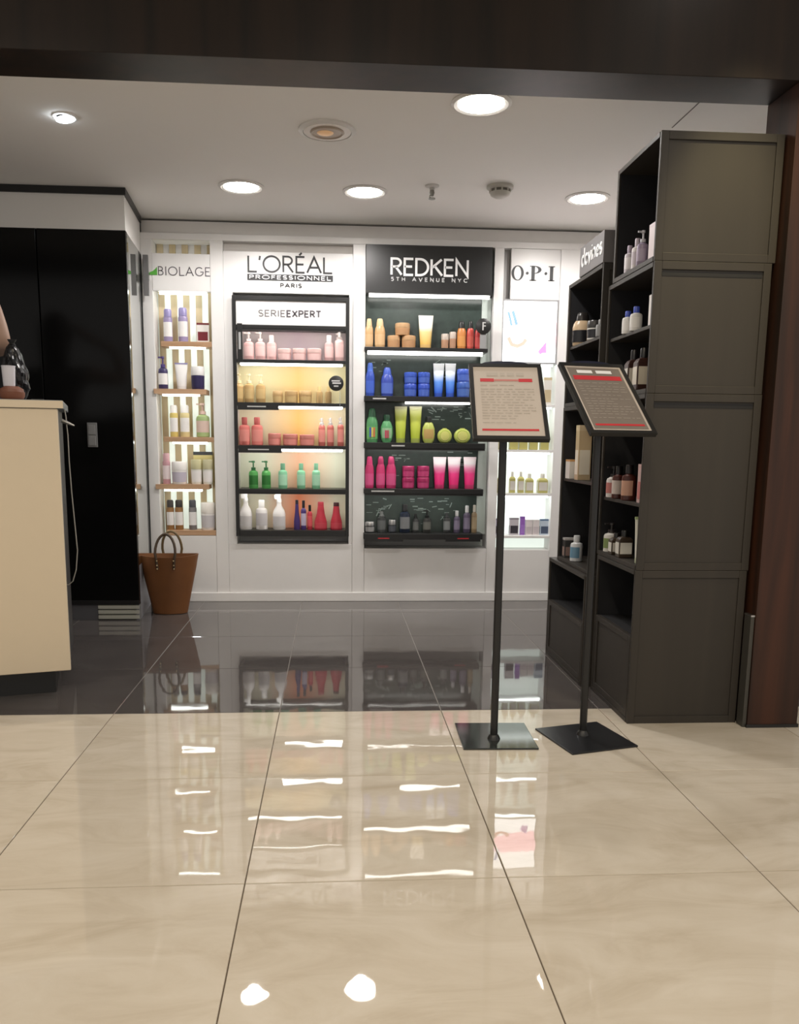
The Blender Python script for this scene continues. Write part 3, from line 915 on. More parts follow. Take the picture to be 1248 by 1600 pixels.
row(5.13, 695.5, SH2[3], WL('third'), [
    ('bottle', 374, 391, 652, SL, SLC, SLL, 'coral bottle'),
    ('bottle', 393, 411, 652, SL, SLC, SLL, 'coral bottle'),
    ('jar', 419, 439, 677, (216, 116, 104), (224, 134, 120), SLL, 'coral jar'),
    ('jar', 442, 465, 678, (216, 116, 104), (224, 134, 120), SLL, 'coral jar'),
    ('jar', 468, 491, 679, (216, 116, 104), (224, 134, 120), SLL, 'coral jar'),
    ('spray', 497.5, 508, 653, (206, 100, 88), (210, 200, 196), SLL, 'slim coral spray bottle'),
    ('spray', 511, 521.5, 653, (206, 100, 88), (210, 200, 196), SLL, 'slim coral spray bottle'),
    ('spray', 527, 537, 652, (206, 100, 88), (210, 200, 196), SLL, 'slim coral spray bottle'),
], 'products on the coral shelf of the framed unit')
GN, MT = (52, 150, 56), (128, 206, 158)
row(5.13, 763, SH2[4], WL('fourth'), [
    ('pump', 389, 403.5, 720, (74, 172, 76), (46, 128, 70), (34, 120, 40), 'bright green pump bottle'),
    ('pump', 409, 423, 720, (74, 172, 76), (46, 128, 70), (34, 120, 40), 'bright green pump bottle'),
    ('bottle', 435, 449, 724, MT, (110, 180, 140), (160, 216, 180), 'mint green bottle'),
    ('bottle', 464, 477, 724, MT, (110, 180, 140), (160, 216, 180), 'mint green bottle'),
    ('bottle', 487.5, 500, 724, MT, (120, 190, 150), (160, 216, 180), 'mint green bottle'),
], 'products on the green shelf of the framed unit')
RD = (186, 26, 52)
row(5.13, 825.5, SH2[5], WL('lowest'), [
    ('trigger', 375, 394, 768, (226, 222, 220), (232, 230, 228), (196, 192, 192), 'tall white trigger bottle'),
    ('bottle', 400, 418, 781, (224, 220, 218), (232, 230, 228), (194, 190, 192), 'short white bottle'),
    ('trigger', 426.5, 446, 769, (226, 222, 220), (234, 232, 230), (198, 194, 196), 'tall white trigger bottle'),
    ('cone', 459, 469, 781, (66, 44, 110), (30, 28, 40), None, 'slim purple bottle'),
    ('bottle', 470, 478.5, 782, (74, 52, 124), (24, 22, 30), (180, 170, 196), 'slim purple bottle with black cap'),
    ('bottle', 480, 488, 789, (196, 30, 56), (20, 18, 20), (214, 70, 80), 'small red bottle with black cap'),
    ('cone', 491, 511, 784, RD, (172, 30, 50), (200, 52, 70), 'crimson tapered bottle'),
    ('cone', 516, 534.5, 785, RD, (60, 10, 20), (200, 52, 70), 'crimson tapered bottle'),
], 'products on the lowest shelf of the framed unit')

# ------------------------------------------------------------------ bay 3: black-backed unit
rx0, rx1 = PIL[2][1], PIL[3][0]
YH = YB - 0.035
a, b = at(569.5, 381, YH), at(768, 462, YH)
sg = thing('sign_board', 'wide black sign board with white lettering above black-backed shelves', 'sign', ((rx0 + rx1) / 2, YB, b.z))
obj('board', bx(rx0 + 0.001, b.x, YH, YB + 0.06, b.z, a.z), BLACK, sg, bevel=0.002)
p0, p1 = at(610, 429, YH), at(731.5, 429, YH)
zt = at(612, 404, YH).z
letters('REDKEN', (p0.x, YH - 0.0001, p0.z), (1, 0, 0), (0, 0, 1), (0, -1, 0), p1.x - p0.x, zt - p0.z, 0.0130, WHITEINK, sg, gap=0.10, th=0.004)
p0, p1 = at(611, 438.5, YH), at(730, 438.5, YH)
letters('5TH AVENUE NYC', (p0.x, YH - 0.0001, p0.z), (1, 0, 0), (0, 0, 1), (0, -1, 0), p1.x - p0.x, 0.019, 0.0044, mat('silver_print', (0.6, 0.6, 0.6), 0.5), sg, gap=0.62, th=0.0015)

YG = YB - 0.070        # shelf fronts stand a hand proud of the wall
un = thing('backed_shelf_unit', 'wide black shelf unit with dark glossy back and lit shelf edges', 'shelf', ((rx0 + rx1) / 2, YREC, 0.30))
bz0 = at(660, 840, YG).z
BACKG = mat('dark_green_back', (0.045, 0.062, 0.055), 0.22, vary=0.25, scale=30)
obj('back_panel', bx(rx0 + 0.001, rx1 - 0.062, YB + 0.052, YB + 0.064, bz0 + 0.01, b.z + 0.01), BACKG, un)
obj('side_panel', bx(rx1 - 0.061, rx1 - 0.004, YB + 0.050, YB + 0.07, bz0 + 0.01, b.z - 0.001), mat('frosted_side', (0.55, 0.62, 0.58), 0.3), un)
obj('light_strip', bx(rx0 + 0.02, rx1 - 0.03, YH + 0.004, YH + 0.013, b.z - 0.020, b.z - 0.0005), LEDWARM, un)
SH3 = []
for k, (y0, y1, xe) in enumerate(((543, 549, 762), (619.5, 628, 742), (692, 701, 758), (764, 772, 755), (834, 843, 754))):
    zt, zb = at(660, y0, YG).z, at(660, y1, YG).z
    xe_ = min(at(xe, (y0 + y1) / 2, YG).x, rx1 + 0.0)
    s = obj('shelf', bx(rx0 - 0.004, xe_, YG, YB + 0.051, zb, zt) if False else prism(B(), [(rx0 - 0.006, YG), (xe_, YG), (xe_, YB + 0.051), (rx0 + 0.001, YB + 0.051), (rx0 + 0.001, YB - 0.001), (rx0 - 0.006, YB - 0.001)], zb, zt), BLACK, un, bevel=0.002)
    SH3.append(zt)
    if k == 0:
        obj('light_strip', bx(rx0 + 0.012, xe_ - 0.03, YG + 0.004, YG + 0.013, zb - 0.022, zb - 0.0005), LEDWARM, s)
    if k == 1:
        obj('light_strip', bx(rx0 + 0.24, xe_ - 0.03, YG + 0.004, YG + 0.018, zb - 0.012, zb - 0.0005), LEDWARM, s)
    if k in (2, 3):
        obj('light_strip', bx(rx0 + 0.03, xe_ - 0.07, YG + 0.0075, YG + 0.022, zb - 0.006, zb - 0.0005), LEDFILL, s)  # added fill strip, kept out of view by the lip
        obj('lip', bx(rx0 + 0.001, xe_ - 0.001, YG + 0.003, YG + 0.0073, zb - 0.010, zb + 0.004), BLACK, s)  # added to cover the fill strip from the front
    if k in (1, 2, 3):
        q = ((0.045, 0.125), (0.16, 0.24), (0.04, 0.18))[k - 1]
        obj('print_line', bx(rx0 + q[0], rx0 + q[1], YG - 0.0012, YG - 0.0002, zb + 0.012, zb + 0.020), PALEINK, s)
    if k == 4:
        for q0, q1 in ((0.0, 0.235), (0.50, rx1 - rx0 - 0.052)):
            pl = obj('price_plate', bx(rx0 + q0, rx0 + q1, YG - 0.004, YG - 0.0002, zb - 0.012, zt - 0.004), BLACK, s)
            obj('print_line', bx(rx0 + (q0 + q1) / 2 - 0.035, rx0 + (q0 + q1) / 2 + 0.035, YG - 0.0052, YG - 0.0041, zb + 0.004, zb + 0.010), REDINK, pl)
# pale print on the glossy back: leaf sprays and words too small to read
for cx_, lvl, nn, sp_ in ((0.12, 1, 8, 0.05), (0.46, 1, 6, 0.06), (0.44, 2, 12, 0.07), (0.60, 2, 10, 0.06), (0.24, 3, 8, 0.07), (0.58, 3, 8, 0.07), (0.10, 4, 12, 0.06), (0.36, 4, 14, 0.07), (0.52, 4, 12, 0.07)):
    zc_ = (SH3[lvl] + SH3[lvl - 1]) / 2 + (0.045 if lvl < 4 else 0.02)
    for k in range(nn):
        x = min(max(rx0 + cx_ + random.gauss(0, sp_ * 0.6), rx0 + 0.03), rx1 - 0.10)
        z = min(max(zc_ + random.gauss(0, 0.035), SH3[lvl] + 0.05), SH3[lvl - 1] - 0.055)
        bm = bx(-random.uniform(0.006, 0.024), random.uniform(0.006, 0.024), -0.0008, 0, -random.uniform(0.001, 0.004), random.uniform(0.001, 0.004))
        bmesh.ops.rotate(bm, verts=bm.verts, cent=(0, 0, 0), matrix=Matrix.Rotation(random.choice((0, 0, random.uniform(-1.2, 1.2))), 3, 'Y'))
        bmesh.ops.translate(bm, verts=bm.verts, vec=(x, YB + 0.0519, z))
        obj('print_stroke', bm, mat('pale_back_print', (0.24, 0.30, 0.275), 0.4), un)
t, c = badge(755, 510, 0.046, 'round dark badge at the end of the top black shelf', YG - 0.001, ((-0.15, 0.30, 0.38, 0.52), (-0.15, 0.02, -0.5, 0.38), (0.02, 0.30, -0.02, 0.12)))
obj('stem', bx(c.x - 0.018, c.x + 0.018, YG - 0.0008, YG + 0.004, SH3[0] + 0.0005, c.z - 0.02), mat('stem_grey', (0.3, 0.3, 0.3), 0.3), t)

WR = lambda n: n + ' shelf of black-backed unit'
BG, BGC, BGL = (214, 168, 108), (232, 196, 140), (222, 180, 124)
j0 = at(638, 525, 5.10).z
row(5.10, 541.5, SH3[0], WR('top'), [
    ('wide', 570, 583, 498, BG, BGC, BGL, 'beige bottle'),
    ('wide', 585, 601.5, 498, BG, BGC, BGL, 'beige bottle'),
    ('jar', 605, 625, 525, (198, 150, 98), (206, 160, 108), (190, 140, 90), 'light brown jar'),
    ('jar', 627, 649, 525, (198, 150, 98), (206, 160, 108), (190, 140, 90), 'light brown jar'),
    ('tube', 653, 676, 493, grad('gold_tube', [(0.0, srgb(226, 186, 96)), (0.45, srgb(236, 208, 140)), (0.6, srgb(246, 240, 224)), (1, srgb(248, 244, 234))]), (222, 178, 92), (246, 242, 232), 'cream and gold tube'),
    ('jar', 689, 700.5, 522, (192, 146, 112), (206, 190, 176), (186, 138, 104), 'small brown jar with pale lid'),
    ('jar', 701.5, 712, 519, (192, 146, 112), (206, 190, 176), (186, 138, 104), 'small brown jar with pale lid'),
    ('wide', 713.5, 727.5, 502, (214, 128, 30), (28, 28, 28), (222, 146, 52), 'orange bottle with black cap'),
    ('wide', 728.5, 740, 502, (222, 68, 52), (28, 28, 28), (230, 92, 72), 'orange-red bottle with black cap'),
    ('wide', 741, 750.5, 505, (198, 44, 46), (28, 28, 28), (214, 70, 66), 'red bottle with black cap'),
], 'products on the top black shelf')
jz = SH3[0] + (at(638, 525, 5.10).z - SH3[0]) * 1.003
c1 = at(628.5, 524, 5.10)
product('jar', c1.x, 5.10, jz, at(640, 524, 5.10).x - at(617, 524, 5.10).x, at(628, 505.5, 5.10).z - jz, (198, 150, 98), (210, 166, 114), (190, 140, 90), 'light brown jar balanced on top of two other brown jars')
BL, BLC = (46, 82, 190), (70, 116, 224)
blt = grad('blue_tube', [(0.0, srgb(48, 98, 210)), (0.4, srgb(96, 150, 232)), (0.7, srgb(232, 240, 248)), (1, srgb(244, 246, 248))])
row(5.10, 617.5, SH3[1], WR('second'), [
    ('wide', 571, 585, 567, BL, BLC, (60, 100, 210), 'bright blue bottle'),
    ('wide', 595, 614, 574, (54, 78, 180), (62, 94, 200), (80, 110, 205), 'wider blue bottle'),
    ('jar', 631, 650.5, 600, BL, (50, 84, 196), (70, 104, 200), 'lower blue jar'),
    ('jar', 652.5, 671, 600, BL, (50, 84, 196), (70, 104, 200), 'lower blue jar'),
    ('tube', 676, 693, 568, blt, (42, 84, 190), (240, 244, 250), 'white and blue tube'),
    ('tube', 694.5, 711, 568, blt, (42, 84, 190), (240, 244, 250), 'white and blue tube'),
    ('jar', 713, 733, 597, (44, 78, 170), (56, 100, 190), (70, 110, 190), 'lower blue jar'),
], 'products on the blue shelf')
for x0, x1, y0, y1, lb in ((631, 650.5, 600, 582, 'upper jar of the first stacked blue pair'), (652.5, 671, 600, 582, 'upper jar of the middle stacked blue pair'), (713, 733, 597, 577, 'upper jar of the stacked blue pair beside white tubes')):
    cc = at((x0 + x1) / 2, 617.5, 5.10)
    zb = at((x0 + x1) / 2, y0, 5.10).z + 0.0006
    product('jar', cc.x, 5.10, zb, at(x1, 617, 5.10).x - at(x0, 617, 5.10).x, at(x0, y1, 5.10).z - zb, BL, (58, 96, 206), (70, 104, 200), lb, 'stacked blue jars')
LM, LMD = (186, 198, 74), (206, 206, 96)
limet = grad('lime_tube', [(0.0, srgb(176, 192, 60)), (0.7, srgb(202, 212, 92)), (0.9, srgb(226, 230, 150)), (1, srgb(240, 240, 200))])
row(5.10, 690.5, SH3[2], WR('third'), [
    ('wide', 572, 590, 638, (82, 164, 100), (60, 120, 84), (104, 182, 96), 'tall green bottle', {'mark': ((60, 90, 190), (220, 200, 70), (210, 110, 50))}),
    ('oval', 594, 613.5, 648, (86, 172, 106), (50, 110, 78), (150, 196, 150), 'shorter rounded green bottle', {'mark': ((200, 60, 90), (190, 70, 80))}),
    ('tube', 616, 635, 635, limet, (160, 174, 60), (240, 238, 190), 'lime tube'),
    ('tube', 639, 658, 635, limet, (160, 174, 60), (240, 238, 190), 'lime tube'),
    ('oval', 659, 679, 651, LM, (40, 46, 44), (196, 160, 80), 'oval lime bottle with dark cap'),
    ('disc', 683, 705, 669, LM, (170, 176, 70), LMD, 'round lime jar'),
    ('disc', 709, 734, 669, LM, (170, 176, 70), LMD, 'wide round lime jar'),
], 'products on the lime shelf')
MG, MGD = (214, 30, 112), (176, 24, 96)
pkt = grad('pink_tube', [(0.0, srgb(226, 40, 118)), (0.42, srgb(226, 56, 128)), (0.62, srgb(240, 150, 190)), (0.8, srgb(248, 240, 244)), (1, srgb(248, 232, 238))])
row(5.10, 763, SH3[3], WR('fourth'), [
    ('wide', 570, 584, 713, MG, (224, 36, 120), (222, 70, 136), 'magenta bottle'),
    ('wide', 587, 601.5, 713, MG, (190, 26, 100), (222, 70, 136), 'magenta bottle'),
    ('wide', 602.5, 618.5, 713, MG, (200, 28, 106), (222, 70, 136), 'magenta bottle'),
    ('jar', 628, 647, 746, MGD, (186, 30, 102), (200, 50, 118), 'lower dark magenta jar'),
    ('jar', 651, 670, 746, MGD, (186, 30, 102), (200, 50, 118), 'lower dark magenta jar'),
    ('tube', 676, 696, 714, pkt, (206, 30, 104), (246, 226, 234), 'white and pink tube'),
    ('tube', 698.5, 718.5, 714, pkt, (206, 30, 104), (246, 226, 234), 'white and pink tube'),
    ('tube', 723, 742.5, 714, pkt, (206, 30, 104), (246, 226, 234), 'white and pink tube'),
], 'products on the magenta shelf')
for x0, x1, lb in ((628, 647, 'upper jar of the stacked magenta pair beside bottles'), (651, 670, 'upper jar of the stacked magenta pair beside tubes')):
    cc = at((x0 + x1) / 2, 763, 5.10)
    zb = at((x0 + x1) / 2, 746, 5.10).z + 0.0006
    product('jar', cc.x, 5.10, zb, at(x1, 763, 5.10).x - at(x0, 763, 5.10).x, at(x0, 728, 5.10).z - zb, MGD, (190, 34, 106), (200, 50, 118), lb, 'stacked magenta jars')
DK, DKC = (44, 46, 48), (26, 26, 28)
SILV = mat('silver_cap', (0.5, 0.5, 0.5), 0.3, metal=0.8)
row(5.10, 833, SH3[4], WR('lowest'), [
    ('jar', 570, 585, 815, DK, SILV, (150, 150, 150), 'small dark jar with silver lid'),
    ('spray', 589, 602.5, 799, (56, 60, 60), (120, 124, 124), (96, 100, 100), 'dark grey spray bottle'),
    ('jar', 606, 618.5, 812, (50, 54, 60), SILV, (80, 84, 92), 'low dark jar with silver lid'),
    ('bottle', 624, 640, 788, (32, 42, 62), (40, 40, 42), (120, 122, 124), 'tall navy bottle'),
    ('spray', 644, 654, 803, (60, 62, 62), (40, 40, 40), (100, 102, 100), 'slim charcoal spray bottle'),
    ('pump', 660, 673, 797, (56, 56, 54), DKC, (100, 100, 94), 'charcoal pump bottle'),
    ('spray', 692, 703, 801, (64, 66, 66), (60, 62, 64), (120, 124, 124), 'grey spray bottle'),
    ('bottle', 708, 718, 798, (92, 82, 108), (196, 196, 198), (126, 116, 140), 'dusty purple bottle with silver cap'),
    ('bottle', 723, 734, 790, (84, 74, 100), (200, 200, 202), (120, 110, 134), 'taller purple bottle with silver cap'),
    ('bottle', 735.5, 744.5, 789, (140, 118, 84), (190, 184, 172), (160, 140, 106), 'bronze bottle with silver cap'),
], 'dark products on the lowest black shelf')

# ------------------------------------------------------------------ bay 4: bright white niche with lightbox
ox0, ox1 = PIL[3][1], PIL[4][0]
sg = thing('sign_board', 'bright white sign board with black serif letters and dots', 'sign', ((ox0 + ox1) / 2, YB, 1.84))
a = at(785, 388, YB + 0.008)
obj('board', bx(ox0 + 0.045, ox1 - 0.001, YB + 0.006, YB + 0.03, 1.845, ZU - 0.037), WHITE, sg)
obj('reveal', bx(ox0 + 0.001, ox0 + 0.044, YB + 0.05, YB + 0.06, 1.845, ZU - 0.037), mat('reveal_shade', (0.42, 0.41, 0.40), 0.7), wall_back)  # white return painted grey for the shade it lies in
YS = YB + 0.0059
z0 = at(830, 438.5, YS).z
z1 = at(830, 415.5, YS).z
H = z1 - z0


def serif_block(parts, name='lettering'):
    bm = B()
    for x0, x1, v0, v1 in parts:
        box(bm, x0, x1, YS - 0.003, YS, z0 + v0 * H, z0 + v1 * H)
    return obj(name, bm, INK, sg)


X_ = lambda px: at(px, 428, YS).x
ol, orr = X_(799), X_(818)
oc, orx = (ol + orr) / 2, (orr - ol) / 2
bm = B()
n = 32
for k in range(n):
    a0, a1 = 2 * PI * k / n, 2 * PI * (k + 1) / n
    q = []
    for yy in (YS - 0.003, YS):
        for aa in (a0, a1):
            q.append(bm.verts.new((oc + orx * math.cos(aa), yy, z0 + H / 2 + H * 0.51 * math.sin(aa))))
            q.append(bm.verts.new((oc + orx * 0.60 * math.cos(aa), yy, z0 + H / 2 + H * 0.46 * math.sin(aa))))
    bm.faces.new((q[0], q[1], q[3], q[2]))
    bm.faces.new((q[4], q[5], q[7], q[6]))
    bm.faces.new((q[0], q[2], q[6], q[4]))
    bm.faces.new((q[1], q[3], q[7], q[5]))
obj('lettering', bm, INK, sg)


def dot(px):
    bm = lathe(B(), [(0.0085, 0), (0.0085, 0.003)], 14)
    bmesh.ops.rotate(bm, verts=bm.verts, cent=(0, 0, 0), matrix=Matrix.Rotation(PI / 2, 3, 'X'))
    bmesh.ops.translate(bm, verts=bm.verts, vec=(X_(px), YS, z0 + H * 0.5))
    obj('dot', bm, INK, sg)


dot(823.5)
dot(852.5)
pl_ = X_(828.5)
wS = 0.020
serif_block([(pl_ + 0.006, pl_ + 0.006 + wS, 0, 1), (pl_ - 0.004, pl_ + 0.036, 0, 0.05), (pl_ - 0.004, pl_ + 0.02, 0.95, 1)])
bm = B()
pc = pl_ + 0.026
for k in range(12):
    a0, a1 = PI / 2 - PI * k / 12, PI / 2 - PI * (k + 1) / 12
    q = []
    for yy in (YS - 0.003, YS):
        for aa in (a0, a1):
            q.append(bm.verts.new((pc + 0.040 * math.cos(aa), yy, z0 + H * 0.74 + H * 0.26 * math.sin(aa))))
            q.append(bm.verts.new((pc + 0.021 * math.cos(aa), yy, z0 + H * 0.74 + H * 0.215 * math.sin(aa))))
    bm.faces.new((q[0], q[1], q[3], q[2]))
    bm.faces.new((q[4], q[5], q[7], q[6]))
    bm.faces.new((q[0], q[2], q[6], q[4]))
    bm.faces.new((q[1], q[3], q[7], q[5]))
obj('lettering', bm, INK, sg)
il = X_(857)
serif_block([(il + 0.007, il + 0.007 + wS, 0, 1), (il - 0.002, il + 0.036, 0, 0.05), (il - 0.002, il + 0.036, 0.95, 1)])


def lightbox_mat():
    m = bpy.data.materials.new('lightbox_poster')
    m.use_nodes = True
    nt = m.node_tree
    b = nt.nodes['Principled BSDF']
    L = nt.links.new
    tc = nt.nodes.new('ShaderNodeTexCoord')
    sp = nt.nodes.new('ShaderNodeSeparateXYZ')
    L(tc.outputs['Generated'], sp.inputs[0])
    n = nt.nodes.new('ShaderNodeTexNoise')
    n.inputs['Scale'].default_value = 5
    L(tc.outputs['Generated'], n.inputs['Vector'])

    def math_(op, a, bb):
        q = nt.nodes.new('ShaderNodeMath')
        q.operation = op
        for k, v in enumerate((a, bb)):
            if isinstance(v, (int, float)):
                q.inputs[k].default_value = v
            else:
                L(v, q.inputs[k])
        return q.outputs[0]

    # soft pink field of the poster: x 0.1..0.95, z 0.3..0.72, ragged edge
    zz = math_('ADD', sp.outputs[2], math_('MULTIPLY', math_('SUBTRACT', n.outputs['Fac'], 0.5), 0.35))
    inz = math_('MULTIPLY', math_('GREATER_THAN', zz, 0.28), math_('LESS_THAN', zz, 0.66))
    inx = math_('GREATER_THAN', sp.outputs[0], 0.14)
    fac = math_('MULTIPLY', inz, inx)
    mx = nt.nodes.new('ShaderNodeMix')
    mx.data_type = 'RGBA'
    L(fac, mx.inputs[0])
    mx.inputs[6].default_value = (1, 1, 1, 1)
    mx.inputs[7].default_value = (1.0, 0.42, 0.52, 1)
    L(mx.outputs[2], b.inputs['Emission Color'])
    b.inputs['Emission Strength'].default_value = 3.0
    b.inputs['Base Color'].default_value = (0.8, 0.8, 0.8, 1)
    return m


lb = thing('lightbox', 'square glowing white lightbox poster with faint coloured strokes', 'sign', ((ox0 + ox1) / 2, YB, 1.47))
lz0, lz1 = 1.478, 1.838
obj('frame', bx(ox0 + 0.001, ox1 - 0.001, YB + 0.002, YB + 0.05, lz0 - 0.012, lz1 + 0.006), mat('lightbox_frame', (0.30, 0.30, 0.30), 0.4), lb)
obj('poster', bx(ox0 + 0.008, ox1 - 0.014, YB - 0.002, YB + 0.0015, lz0, lz1 - 0.006), lightbox_mat(), lb)
PB, PPk, PV = (mat('poster_blue', (0.2, 0.3, 0.8), 0.5, emit=0.7, ecol=(0.22, 0.42, 1.0), vary=0), mat('poster_pink', (0.9, 0.4, 0.35), 0.5, emit=0.7, ecol=(1.0, 0.40, 0.30), vary=0), mat('poster_violet', (0.7, 0.2, 0.8), 0.5, emit=0.7, ecol=(0.75, 0.30, 0.95), vary=0))
Tq = lambda u, v, h: Vector((u, YB - 0.002 - h, v))


def pstroke(pts, w, m):
    bm = B()
    P = [at(x, y, YB - 0.003) for x, y in pts]
    ribbon(bm, [(p.x, p.z) for p in P], w, Tq, 0.0008)
    obj('print_stroke', bm, m, lb)


pstroke([(794, 487), (797, 498), (799, 509)], 0.014, PB)
pstroke([(801, 486), (804, 496), (807, 508)], 0.018, PB)
pstroke([(794, 527), (799, 538), (808, 541), (817, 537), (822, 530)], 0.022, PPk)
pstroke([(842, 552), (850, 543), (850, 552)], 0.026, PV)

on = thing('glowing_niche', 'bright white lit niche with four thin shelves below lightbox', 'shelf', ((ox0 + ox1) / 2, YREC, 0.325))
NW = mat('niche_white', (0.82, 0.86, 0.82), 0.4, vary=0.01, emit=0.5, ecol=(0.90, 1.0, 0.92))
obj('back_panel', bx(ox0 + 0.001, ox1 - 0.001, YREC - 0.02, YREC - 0.001, 0.326, lz0 - 0.013), NW, on)
SH4 = []
for k, y in enumerate((633, 704, 772, 838)):
    z = at(825, y, YB + 0.002).z
    s = obj('shelf', bx(ox0 + 0.001, ox1 - 0.001, YB + 0.001, YREC - 0.021, z - 0.012, z + 0.004), WHITE, on, bevel=0.001)
    SH4.append(z + 0.004)
    if k < 3:
        obj('light_strip', bx(ox0 + 0.02, ox1 - 0.02, YB + 0.006, YB + 0.020, z - 0.022, z - 0.0125), LED, s)
obj('light_strip', bx(ox0 + 0.02, ox1 - 0.02, YB + 0.012, YB + 0.026, lz0 - 0.024, lz0 - 0.0125), LED, on)
WO = lambda n: n + ' shelf of glowing niche'
OIL, CAPG = (176, 168, 84), (206, 200, 190)
row(5.15, 630, SH4[0], WO('top'), [
    ('bottle', 800, 812, 585, (222, 216, 206), (206, 196, 180), None, 'pale cream bottle'),
    ('bottle', 822, 834, 585, (222, 216, 206), (206, 196, 180), None, 'pale cream bottle'),
    ('carton', 848, 860, 590, (214, 208, 200), (190, 170, 130), (190, 170, 130), 'pale carton with tan label', {'depth': 0.6}),
], 'products on the top shelf of the glowing niche')
row(5.15, 701, SH4[1], WO('second'), [
    ('square', x, x + 13, 662, OIL, CAPG, None, 'yellow-green oil bottle', {'depth': 0.8}) for x in (777, 795, 810, 826, 843)
], 'oil bottles on the second shelf of the glowing niche')
row(5.15, 768, SH4[2], WO('third'), [
    ('square', 776, 786, 738, OIL, CAPG, CAPG, 'short oil bottle with grey cap', {'depth': 0.8}),
    ('square', 795, 804, 737, OIL, CAPG, CAPG, 'short oil bottle with grey cap', {'depth': 0.8}),
    ('square', 808, 817.5, 737, OIL, CAPG, CAPG, 'short oil bottle with grey cap', {'depth': 0.8}),
    ('square', 820, 832, 740, OIL, CAPG, CAPG, 'wide oil bottle with grey cap', {'depth': 0.8}),
    ('square', 839, 854, 740, OIL, CAPG, CAPG, 'wide oil bottle with grey cap', {'depth': 0.8}),
], 'oil bottles on the third shelf of the glowing niche')
row(5.15, 835.5, SH4[3], WO('lowest'), [
    ('carton', 769, 785, 810, (176, 168, 200), (120, 110, 150), (70, 64, 84), 'lilac carton', {'depth': 0.5}),
    ('carton', 795, 809, 809, (190, 182, 190), (140, 130, 140), (60, 56, 66), 'grey-lilac carton', {'depth': 0.5}),
    ('carton', 811.5, 818.5, 807, (150, 92, 190), (130, 74, 174), (160, 110, 200), 'narrow purple carton', {'depth': 1.0}),
    ('carton', 820, 830, 812, (214, 204, 204), (206, 196, 196), (190, 178, 182), 'narrow pale carton', {'depth': 0.7}),
    ('carton', 831, 841, 812, (214, 204, 204), (206, 196, 196), (190, 178, 182), 'narrow pale carton', {'depth': 0.7}),
    ('carton', 842.5, 856, 811, (186, 200, 216), (90, 116, 150), (70, 84, 110), 'blue and white carton', {'depth': 0.5}),
], 'cartons on the lowest shelf of the glowing niche')

# ================================================================== BLACK CRATE SHELVING ON THE RIGHT
def crate(label, x0, x1, y0, y1, z0, z1, shelves=(), groove=False, drawer=None, group=None, t=0.016, light_edge=True):
    """box open towards -X, framed end panel towards the concourse"""
    c = thing('display_crate', label, 'crate', ((x0 + x1) / 2, (y0 + y1) / 2, z0), 0, group)
    z1 -= 0.001
    # end panels: frame of four battens round a recessed board
    for ya, yb, inn in ((y0, y0 + t, True), (y1 - t, y1, False)):
        e = obj('end_panel', bx(x0 + (0.002 if inn else 0.008), x1, ya + (0.006 if inn else 0), yb, z0, z1), CRATE if inn else CRATESHADE, c)
        if not inn:
            obj('front_edge', bx(x0, x0 + 0.0075, ya, yb, z0, z1), CRATE, c, bevel=0.001)
        if inn:
            for q in ((x0, x0 + 0.026, z0, z1), (x1 - 0.026, x1, z0, z1), (x0 + 0.026, x1 - 0.026, z0, z0 + 0.026), (x0 + 0.026, x1 - 0.026, z1 - 0.026, z1)):
                obj('batten', bx(q[0], q[1], y0, y0 + 0.0065, q[2], q[3]), CRATE, e, bevel=0.0012)
            if groove:
                obj('groove_shade', bx(x0 + 0.028, x1 - 0.028, y0 + 0.0045, y0 + 0.0062, z1 - 0.046, z1 - 0.031), CRATESHADE, e)  # dark strip painting the shadow of the panel's groove
    obj('back_board', bx(x1 - 0.010, x1, y0 + t, y1 - t, z0 + t, z1 - t), CRATESHADE, c)
    obj('bottom_board', bx(x0, x1, y0 + t, y1 - t, z0, z0 + t), CRATE, c, bevel=0.001)
    obj('top_board', bx(x0, x1, y0 + t, y1 - t, z1 - t, z1), CRATE, c, bevel=0.001)
    for z in shelves:
        obj('shelf', bx(x0 + 0.012, x1 - 0.0105, y0 + t + 0.0003, y1 - t - 0.0003, z - 0.012, z), CRATE, c, bevel=0.001)
    if drawer:
        d = obj('drawer_front', bx(x0 + 0.006, x0 + 0.020, y0 + t + 0.003, y1 - t - 0.003, z0 + t + 0.002, drawer), CRATE, c, bevel=0.001)
        ya, yb = y0 + t + 0.003, y1 - t - 0.003
        za, zb = z0 + t + 0.002, drawer
        for q in ((ya, ya + 0.022, za, zb), (yb - 0.022, yb, za, zb), (ya + 0.022, yb - 0.022, za, za + 0.022), (ya + 0.022, yb - 0.022, zb - 0.022, zb)):
            obj('batten', bx(x0 + 0.001, x0 + 0.0062, q[0], q[1], q[2], q[3]), CRATE, d, bevel=0.001)
        obj('drawer_top', bx(x0 + 0.020, x1 - 0.0105, ya, yb, drawer - 0.012, drawer), CRATESHADE, c)
    return c


